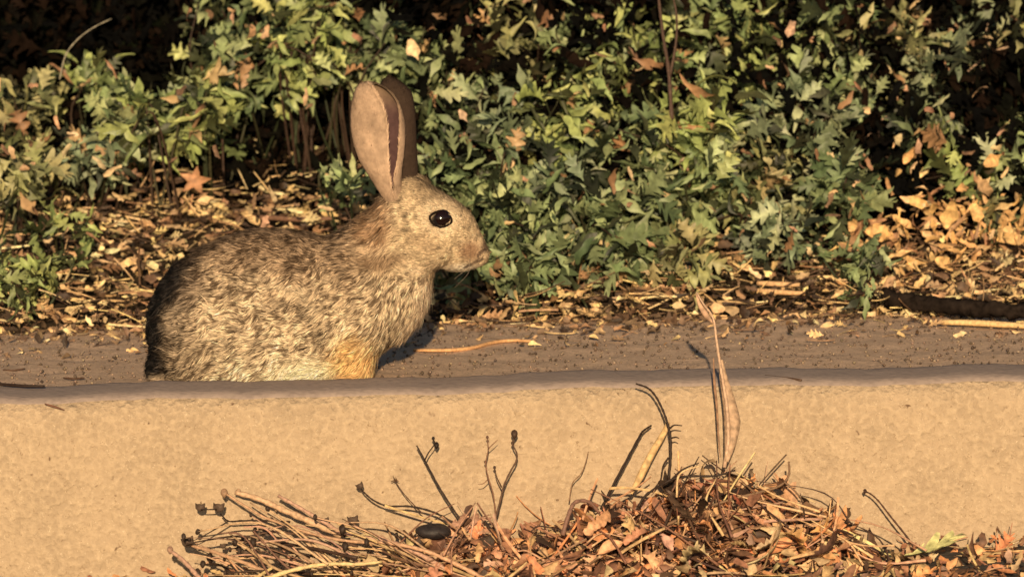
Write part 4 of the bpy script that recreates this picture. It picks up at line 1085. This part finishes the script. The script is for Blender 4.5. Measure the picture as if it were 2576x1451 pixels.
twig('seed_stalk', 'broad pale stalk lying just above the black-budded one', 'stalk', [(860, 1345), (790, 1315), (720, 1285), (650, 1254), (592, 1238)], 0.0034, (0.60, 0.40, 0.25), -0.05, -0.02, buds=[(600, 1237, 0.0026), (695, 1277, 0.0028)])
twig('seed_stalk', 'thin black forked stalk at the bottom left of the pile', 'stalk', [(800, 1400), (755, 1392), (700, 1388), (660, 1372), (612, 1372)], 0.0010, BLK, -0.11, -0.09, branches=[[(755, 1392), (720, 1412), (660, 1420), (620, 1428)]], husks=[(690, 1398, 0.0070, 30), (625, 1398, 0.0075, -20)])
twig('seed_stalk', 'short stalk with three drooping dark husks in the lower left', 'stalk', [(900, 1375), (840, 1352), (780, 1345), (700, 1338), (650, 1330)], 0.0014, BRN, -0.08, -0.06, husks=[(668, 1330, 0.0068, 170), (615, 1345, 0.0050, 180), (560, 1378, 0.0042, 10)],
     branches=[[(690, 1337), (650, 1342), (618, 1350)], [(640, 1352), (600, 1376), (565, 1380)]])
twig('straw', 'pale yellow curved straw along the bottom left edge', 'straw', [(660, 1458), (740, 1432), (820, 1418), (900, 1418), (960, 1412)], 0.0022, (0.72, 0.55, 0.28), -0.16, -0.14)
twig('straw', 'long tan straw beside the bottom of the thick pink stalk', 'straw', [(1230, 1462), (1160, 1424), (1090, 1392), (1020, 1372), (950, 1362)], 0.0022, (0.60, 0.36, 0.22), -0.14, -0.11)

def ribbon(ms, pts, wd, col, Y, face=(0, -1, 0.15), curl=0.35):
    P0 = smooth_path(pts, 6); n = len(P0)
    wv = np.interp(np.linspace(0, 1, n), np.linspace(0, 1, len(wd)), wd)
    t = np.gradient(P0, axis=0); t /= np.linalg.norm(t, axis=1)[:, None]
    s = np.cross(t, np.array(face)); s /= np.linalg.norm(s, axis=1)[:, None]; nn = np.cross(s, t)
    v, f = [], []
    for i in range(n):
        for a in (-1, -0.5, 0, 0.5, 1): v.append(P0[i] + s[i] * wv[i] * a * 0.5 - nn[i] * wv[i] * curl * a * a * 0.5)
        for a in (1, 0, -1): v.append(P0[i] + s[i] * wv[i] * a * 0.48 - nn[i] * (wv[i] * curl * a * a * 0.5 + 0.0006))
    m = 8
    for i in range(n - 1):
        for j in range(m): f.append((i * m + j, i * m + (j + 1) % m, (i + 1) * m + (j + 1) % m, (i + 1) * m + j))
    ms.add(v, f, col)
def blade(name, label, cat, pts, wd, col, Y, Y2=None, mat=None, group=None):
    ms = Mesh(); ribbon(ms, path_px(pts, Y, Y2), wd, col, Y); o = ms.build(name, mat or M_DRY)
    tag(o, label, cat, group); return o
twig('weed_stalk', 'short thin stem under the three-pointed leaf on the kerb face', 'stem', [(1062, 1290), (1040, 1268), (1015, 1240), (992, 1207)], 0.0006, BRN, -0.04, -0.012)
blade('straw', 'golden flat straw leaning parallel to the straight dark stick', 'straw', [(1588, 1240), (1612, 1195), (1640, 1140), (1668, 1092), (1682, 1060)], [0.003, 0.0075, 0.007, 0.006, 0.004], GLD, -0.06, -0.02)
# tall dry reed with its loose sheath
e = empty('dry_reed', tuple(W(1830, 1170, -0.05))); tag(e, 'tall pale dry reed standing up across the kerb, reaching the litter', 'reed')
ms = Mesh(); tube(ms, smooth_path(path_px([(1822, 1175), (1832, 1110), (1830, 1040), (1822, 980), (1812, 920), (1803, 860), (1794, 800), (1770, 765), (1752, 735)], -0.06, -0.012), 5), np.linspace(0.0020, 0.0009, 41), (0.56, 0.38, 0.26), 7); ms.build('stem', M_STEM, e)
ms = Mesh(); ribbon(ms, path_px([(1828, 1160), (1838, 1110), (1842, 1060), (1832, 1000), (1820, 950), (1814, 905)], -0.062, -0.02), [0.004, 0.012, 0.0165, 0.012, 0.008, 0.004], (0.50, 0.34, 0.22), 0); ms.build('sheath', M_DRY, e)
ms = Mesh(); ribbon(ms, path_px([(1812, 1150), (1807, 1090), (1803, 1020), (1797, 960), (1795, 900)], -0.05, -0.018), [0.001, 0.0016, 0.0022, 0.0026, 0.001], (0.30, 0.17, 0.10), 0); ms.build('dry_leaf', M_DRY, e)
ms = Mesh(); ribbon(ms, path_px([(1796, 812), (1775, 790), (1760, 765), (1752, 740)], -0.014, -0.011), [0.003, 0.006, 0.004, 0.0015], (0.54, 0.34, 0.22), 0); ms.build('dry_leaf', M_DRY, e)

def fallen(name, label, cat, px, py, Y, size, ang, col, kind='broad', tilt=(0.0, -1.0, 0.35), bend=0.5, fold=0.35, seed=1, group=None, mat=None, n=17, twist=0.0):
    """one leaf: centre at the point, size in picture units, ang = direction of its tip in the picture (0 = right, 90 = up)"""
    if kind == 'star':
        pts = []
        for i in range(20):
            a = 2 * math.pi * i / 20
            rr = 1.0 if i % 4 == 0 else 0.42 if i % 2 == 0 else 0.60
            pts.append((0.55 * rr * math.cos(a + 0.3), 0.5 + 0.5 * rr * math.sin(a + 0.3), 0.10 * math.sin(3 * a)))
        pts.append((0, 0.5, -0.05)); v = np.array(pts); f = [(i, (i + 1) % 20, 20) for i in range(20)]
        sv = len(v)
        st = [(0.02, 0.05, 0), (-0.02, 0.05, 0), (-0.03, -0.45, 0.03), (0.0, -0.45, 0.05)]
        v = np.vstack([v, st]); f.append((sv, sv + 1, sv + 2, sv + 3))
    else:
        v, q = leaf_template(kind, bend, fold, seed, n, twist); f = [tuple(x) for x in q]
    s = size * S(Y)
    a = R(ang)
    fw = np.array([math.cos(a), 0.0, math.sin(a)]) + np.array([0, 0.15, 0])
    Rm = basis(fw[None], np.array(tilt, float)[None])[0]
    v = (v - np.array([0, 0.5, 0])) * s
    nv0 = len(v)
    v2 = v + np.array([0, 0, -0.0005])                          # both faces of a thin blade
    allv = np.vstack([v, v2]) @ Rm.T + np.array(W(px, py, Y))
    fs = f + [tuple(i + nv0 for i in ff)[::-1] for ff in f]
    rng = np.random.default_rng(seed + 50)
    cc = np.clip(np.array(col) * (1 + 0.15 * rng.normal(size=(len(allv), 1))), 0.01, 0.9)
    ms = Mesh(); ms.add(allv, fs, cc); o = ms.build(name, mat or M_DRY)
    tag(o, label, cat, group); return o
OL = [
 ('dull orange star-shaped fallen leaf on the bank behind the rabbit\'s back', 490, 455, 0.93, 78, 80, (0.52, 0.27, 0.14), 'star'),
 ('cream curled dead leaf hanging in the weeds right of the ear tips', 1042, 128, 0.86, 62, -70, (0.74, 0.55, 0.32), 'broad'),
 ('small cream pair of dead leaf lobes low in the left weeds', 283, 345, 0.86, 46, -60, (0.72, 0.50, 0.28), 'lobed'),
 ('gold dead leaf under the right weeds beside the reed tip', 1782, 652, 0.66, 66, 60, (0.68, 0.44, 0.20), 'broad'),
 ('orange-gold leaf glowing in the dark hollow at the right', 2292, 388, 0.80, 62, 50, (0.72, 0.42, 0.18), 'broad'),
 ('golden leaf pointing down at the left of the right-hand cluster', 2312, 512, 0.72, 58, -30, (0.74, 0.46, 0.18), 'broad'),
 ('largest golden leaf of the right-hand cluster', 2392, 532, 0.72, 90, 72, (0.72, 0.47, 0.20), 'broad'),
 ('short golden leaf at the right of the cluster', 2455, 540, 0.72, 62, -75, (0.74, 0.46, 0.19), 'broad'),
 ('flat golden leaf at the low left end of the cluster', 2215, 592, 0.70, 78, -20, (0.74, 0.45, 0.18), 'broad'),
 ('small golden leaf above the largest one of the cluster', 2430, 470, 0.74, 50, 20, (0.70, 0.42, 0.18), 'broad'),
 ('pale brown leaf at the upper right of the cluster', 2482, 480, 0.76, 74, -50, (0.46, 0.30, 0.16), 'broad'),
 ('yellowish leaf on the weeds right of the ear base', 1165, 292, 0.80, 36, -60, (0.60, 0.42, 0.28), 'broad'),
 ('pink-tan narrow leaf standing in the top right weeds', 1990, 62, 0.86, 68, 75, (0.56, 0.36, 0.24), 'broad'),
 ('round pale yellow leaf in the weeds right of the nose', 1438, 592, 0.66, 44, 40, (0.62, 0.55, 0.28), 'broad'),
]
OL += [
 ('slender golden leaf hanging between the two big ones of the cluster', 2350, 575, 0.70, 60, -80, (0.72, 0.44, 0.18), 'lance'),
 ('small gold leaf at the far right edge above the litter', 2540, 600, 0.70, 54, 150, (0.70, 0.46, 0.20), 'broad'),
 ('golden leaf tilting up at the top right of the cluster', 2500, 400, 0.76, 56, 35, (0.70, 0.42, 0.17), 'broad'),
 ('narrow golden leaf low under the left of the cluster', 2265, 640, 0.68, 66, 10, (0.74, 0.48, 0.22), 'lance'),
 ('golden leaf lying at the foot of the cluster by the near-black shade band', 2380, 660, 0.67, 60, -15, (0.72, 0.46, 0.20), 'broad'),
 ('gold leaf nearest the left of the cluster among green stems', 2150, 560, 0.72, 50, 60, (0.68, 0.44, 0.20), 'broad'),
]
for i, (lab, px, py, Y, sz_, ang, col, kd) in enumerate(OL):
    fallen('orange_leaf' if kd == 'star' else 'dead_leaf', lab, 'leaf', px, py, Y, sz_, ang, col, kd, seed=60 + i, bend=random.choice((-1, 1)) * random.uniform(0.5, 1.8), twist=random.uniform(-0.9, 0.9), fold=random.uniform(0.2, 0.9), group=None if kd == 'star' else 'single dead leaves on the bank and in the weeds')
FL = [
 ('dark red cupped leaf on top of the pile', 1858, 1258, -0.13, 58, -50, (0.30, 0.09, 0.055), 'broad'),
 ('grey-brown oval leaf standing beyond the top of the pile', 1888, 1178, -0.03, 58, 100, (0.17, 0.115, 0.07), 'broad'),
 ('orange curled leaf at the middle of the pile', 1790, 1310, -0.14, 110, 10, (0.62, 0.30, 0.14), 'broad'),
 ('long pinkish curled leaf slanting up left of the pile\'s middle', 1620, 1330, -0.14, 175, 38, (0.60, 0.30, 0.18), 'broad'),
 ('orange leaf slanting up at the left of the pile', 1510, 1318, -0.13, 130, 28, (0.64, 0.36, 0.20), 'broad'),
 ('crumpled amber leaf at the right end of the pile', 2080, 1325, -0.12, 125, 15, (0.60, 0.33, 0.13), 'lobed'),
 ('ruffled amber leaf under the crumpled one', 2010, 1345, -0.14, 110, -10, (0.62, 0.36, 0.15), 'lobed'),
 ('bright peach leaf right of the black stone', 1168, 1345, -0.12, 62, -75, (0.66, 0.40, 0.22), 'broad'),
 ('peach leaf rising to a point right of the black stone', 1225, 1332, -0.11, 70, 20, (0.60, 0.34, 0.22), 'broad'),
 ('peach upright leaf below the black stone', 1205, 1385, -0.14, 80, 80, (0.66, 0.41, 0.21), 'broad'),
 ('pale green-yellow crinkled leaf lying in the gutter far right', 2340, 1398, -0.12, 190, -4, (0.62, 0.60, 0.27), 'lobed'),
 ('dark brown upright leaf in the middle of the pile', 1655, 1350, -0.16, 60, 85, (0.10, 0.045, 0.03), 'broad'),
 ('black pointed leaf corner left of the pale green leaf', 2225, 1368, -0.08, 55, 100, (0.05, 0.04, 0.04), 'broad'),
 ('shadowy brown three-pointed leaf stuck on the kerb face', 990, 1205, -0.012, 44, 160, (0.14, 0.075, 0.04), 'lobed'),
 ('flat tan leaf strip at the lower right of the pile', 1960, 1378, -0.15, 160, 4, (0.62, 0.44, 0.26), 'broad'),
 ('bright cream straw-like leaf at the bottom of the pile', 1945, 1408, -0.17, 180, 6, (0.74, 0.60, 0.34), 'blade'),
 ('tan leaf strip rising under the crumpled amber leaf', 2040, 1385, -0.16, 190, 18, (0.64, 0.42, 0.22), 'blade'),
 ('dark curled leaf strip along the gutter right of the pile', 2090, 1400, -0.15, 170, -3, (0.12, 0.06, 0.04), 'broad'),
]
for i, (lab, px, py, Y, sz_, ang, col, kd) in enumerate(FL):
    kd = 'shred' if kd == 'broad' else kd
    fallen('pile_leaf', lab, 'leaf', px, py, Y, sz_ * 0.72, ang, col, kd, seed=90 + i, bend=random.choice((-1, 1)) * random.uniform(0.8, 2.2), fold=random.uniform(0.5, 1.1), twist=random.uniform(-1, 1), tilt=(0.0, -0.4, 1.0) if abs(ang) < 12 else (random.uniform(-.5, .5), -1.0, 0.4), group='single dead leaves in the gutter')
tangle(); brush()
litter('shade_band_litter', 420, (0.33, 0.62), lambda x, r: 0.60 + 0.16 * r.random(len(x)), (0.008, 0.020), DRYC, 71, 'dead leaf scraps and straw strewn over the near-black shade band at right', zl=0.022, mix=(0.4, 0.15, 0.35, 0.1))
def golden():
    rng = np.random.default_rng(91); ms = Mesh(); k = 210
    px = rng.uniform(2120, 2590, k); py = rng.normal(560, 70, k); Y = 0.84 - 0.18 * np.clip((py - 430) / 260, 0, 1)
    p = np.array([list(W(a, b, c)) for a, b, c in zip(px, py, Y)]); p[:, 2] = np.maximum(p[:, 2], bank(p[:, 0], p[:, 1]) + 0.004)
    fw, up, c = rng.normal(0, 1, (k, 3)) * np.array([1, .5, 1]), np.array([0, -0.9, 0.5]) + rng.normal(0, 0.5, (k, 3)), palette([(0.72, 0.45, 0.19), (0.60, 0.36, 0.16), (0.76, 0.52, 0.26), (0.38, 0.21, 0.11)], k, rng)
    h = rng.random(k) < 0.6; z = rng.uniform(0.010, 0.026, k)
    put(ms, T_LANCE, Q_LANCE, p[h], fw[h], up[h], z[h] * 1.3, c[h], rng); put(ms, T_SHRED, Q_SHRED, p[~h], fw[~h], up[~h], z[~h], c[~h], rng)
    tag(ms.build('withered_foliage', M_DRY), 'curled golden withered foliage tangled round the big dead leaves at right', 'foliage', None, 'stuff')
golden()
# black stone in the gutter
ms = Mesh(); c0 = W(1090, 1336, -0.075)
lump(ms, c0, (0.0175, 0.012, 0.0072), (0.028, 0.022, 0.022), 3, 24, 14, 0.12)
tag(ms.build('stone', M_STONE), 'smooth black oblong stone on the left edge of the leaf pile', 'stone')
# small things on kerb and pavement
def chip(label, pts, r, col, Y, name='twig', cat='twig'):
    ms = Mesh(); P0 = smooth_path([W(a, b, Y) for a, b in pts], 5)
    tube(ms, P0, r * np.sin(np.linspace(0.5, 2.7, len(P0))), col, 6); tag(ms.build(name, M_STEM), label, cat)
def on_z(px, py, z):
    d = CAM_ROT @ Vector(((px - 1288) / 1288 * 0.0625, -(py - 725.5) / 1288 * 0.0625, -1)); t = (z - CAM_LOC.z) / d.z
    return CAM_LOC + d * t
def lying(label, pts, r, col, z, name='twig', cat='twig'):
    P0 = smooth_path([on_z(a, b, z + r * 0.7) for a, b in pts], 6)
    e_ = Mesh(); tube(e_, P0, r * (0.6 + 0.4 * np.sin(np.linspace(0.4, 2.8, len(P0)))), col, 7); tag(e_.build(name, M_STEM), label, cat)
lying('black twig lying along the kerb at the left edge', [(-60, 962), (0, 966), (55, 970), (112, 971)], 0.0016, BLK, 0.1725)
lying('short brown twig on the pavement left of the rabbit', [(160, 950), (185, 952), (212, 950)], 0.0011, BRN, 0.156)
lying('tiny dark twig on the pavement near the left edge', [(8, 930), (35, 931), (62, 927)], 0.0009, BRN, 0.156)
lying('dark seed chip on the kerb top at the left', [(203, 1000), (215, 1003), (230, 1008)], 0.0018, BLK, 0.166, 'seed_chip', 'chip')
chip('red-brown sliver on the upper kerb face at the left', [(112, 1015), (135, 1022), (162, 1031)], 0.0010, (0.16, 0.07, 0.04), 0.012, 'wood_sliver', 'sliver')
lying('pale tipped twig lying on the kerb top right of the reed', [(1925, 945), (1955, 949), (1985, 952), (2016, 956)], 0.0015, (0.10, 0.06, 0.04), 0.1725)
lying('dark twig on the pavement just above the pale tipped twig', [(1926, 927), (1960, 929), (2000, 928)], 0.0010, BRN, 0.160)
lying('golden bent straw on the pavement right of the rabbit\'s chest', [(1040, 880), (1090, 881), (1140, 880), (1190, 874), (1240, 861), (1290, 856), (1336, 858)], 0.0020, (0.66, 0.38, 0.18), 0.156, 'straw', 'straw')
lying('thick yellow straw lying at the right edge', [(2370, 810), (2450, 812), (2520, 816), (2640, 824)], 0.0036, (0.72, 0.50, 0.24), 0.158, 'straw', 'straw')
lying('upper straw of the pale pair right of the reed', [(1905, 712), (1950, 714), (2012, 716)], 0.0030, (0.66, 0.42, 0.22), 0.185, 'straw', 'straw')
lying('lower straw of the pale pair right of the reed', [(1903, 730), (1950, 734), (2025, 738)], 0.0030, (0.68, 0.43, 0.22), 0.180, 'straw', 'straw')
lying('brown stick across the litter above the rabbit\'s back', [(610, 545), (680, 548), (760, 552), (840, 549)], 0.0030, (0.20, 0.11, 0.07), 0.235, 'stick', 'stick')
lying('slanting tan stick under the golden leaf cluster', [(2120, 640), (2180, 622), (2250, 590), (2300, 560), (2345, 528)], 0.0042, (0.68, 0.42, 0.19), 0.205, 'stick', 'stick')
twig('crossed_twigs', 'pale twigs crossing inside the dark hollow at the right', 'twig', [(2290, 455), (2262, 420), (2235, 380), (2205, 345), (2185, 335)], 0.0018, (0.36, 0.24, 0.17), 0.90, 0.96, branches=[[(2150, 380), (2170, 355), (2190, 335)], [(2290, 440), (2240, 400), (2180, 392), (2130, 385)], [(2190, 318), (2220, 300), (2232, 292)]])
twig('dry_twig', 'dark upright twigs among bright leaves at the top right of centre', 'twig', [(1690, 300), (1682, 180), (1668, 90), (1655, -20)], 0.0022, (0.09, 0.055, 0.04), 0.78, 0.86, branches=[[(1684, 200), (1700, 110), (1702, 40), (1690, -20)]])
twig('dry_twig', 'pale thin twig in the black gap at the top left', 'twig', [(150, 200), (165, 140), (195, 100), (235, 70), (280, 48)], 0.0008, (0.30, 0.27, 0.2), 0.98, 1.0)
twig('dry_twig', 'pale twigs reaching into the gap at the right edge', 'twig', [(2590, 60), (2560, 110), (2500, 130), (2440, 175), (2400, 215)], 0.0014, (0.36, 0.25, 0.17), 0.96, 0.94, branches=[[(2500, 130), (2480, 95), (2485, 60)]])
# shade band on the ground at the right, built as a near-black tube
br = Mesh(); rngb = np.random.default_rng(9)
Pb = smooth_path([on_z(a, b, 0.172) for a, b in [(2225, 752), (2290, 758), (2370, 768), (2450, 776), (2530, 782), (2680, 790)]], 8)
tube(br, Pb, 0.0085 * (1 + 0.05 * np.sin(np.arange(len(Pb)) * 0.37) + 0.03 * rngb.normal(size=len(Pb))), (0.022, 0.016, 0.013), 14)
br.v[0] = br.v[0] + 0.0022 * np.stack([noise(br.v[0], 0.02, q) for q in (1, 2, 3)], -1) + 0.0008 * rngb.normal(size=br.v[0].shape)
e = empty('shade_band', tuple(Pb[0])); tag(e, 'near-black tube standing for a band of shade on the litter at the right edge', 'branch')
br.build('shade_strip', M_DARK, e)
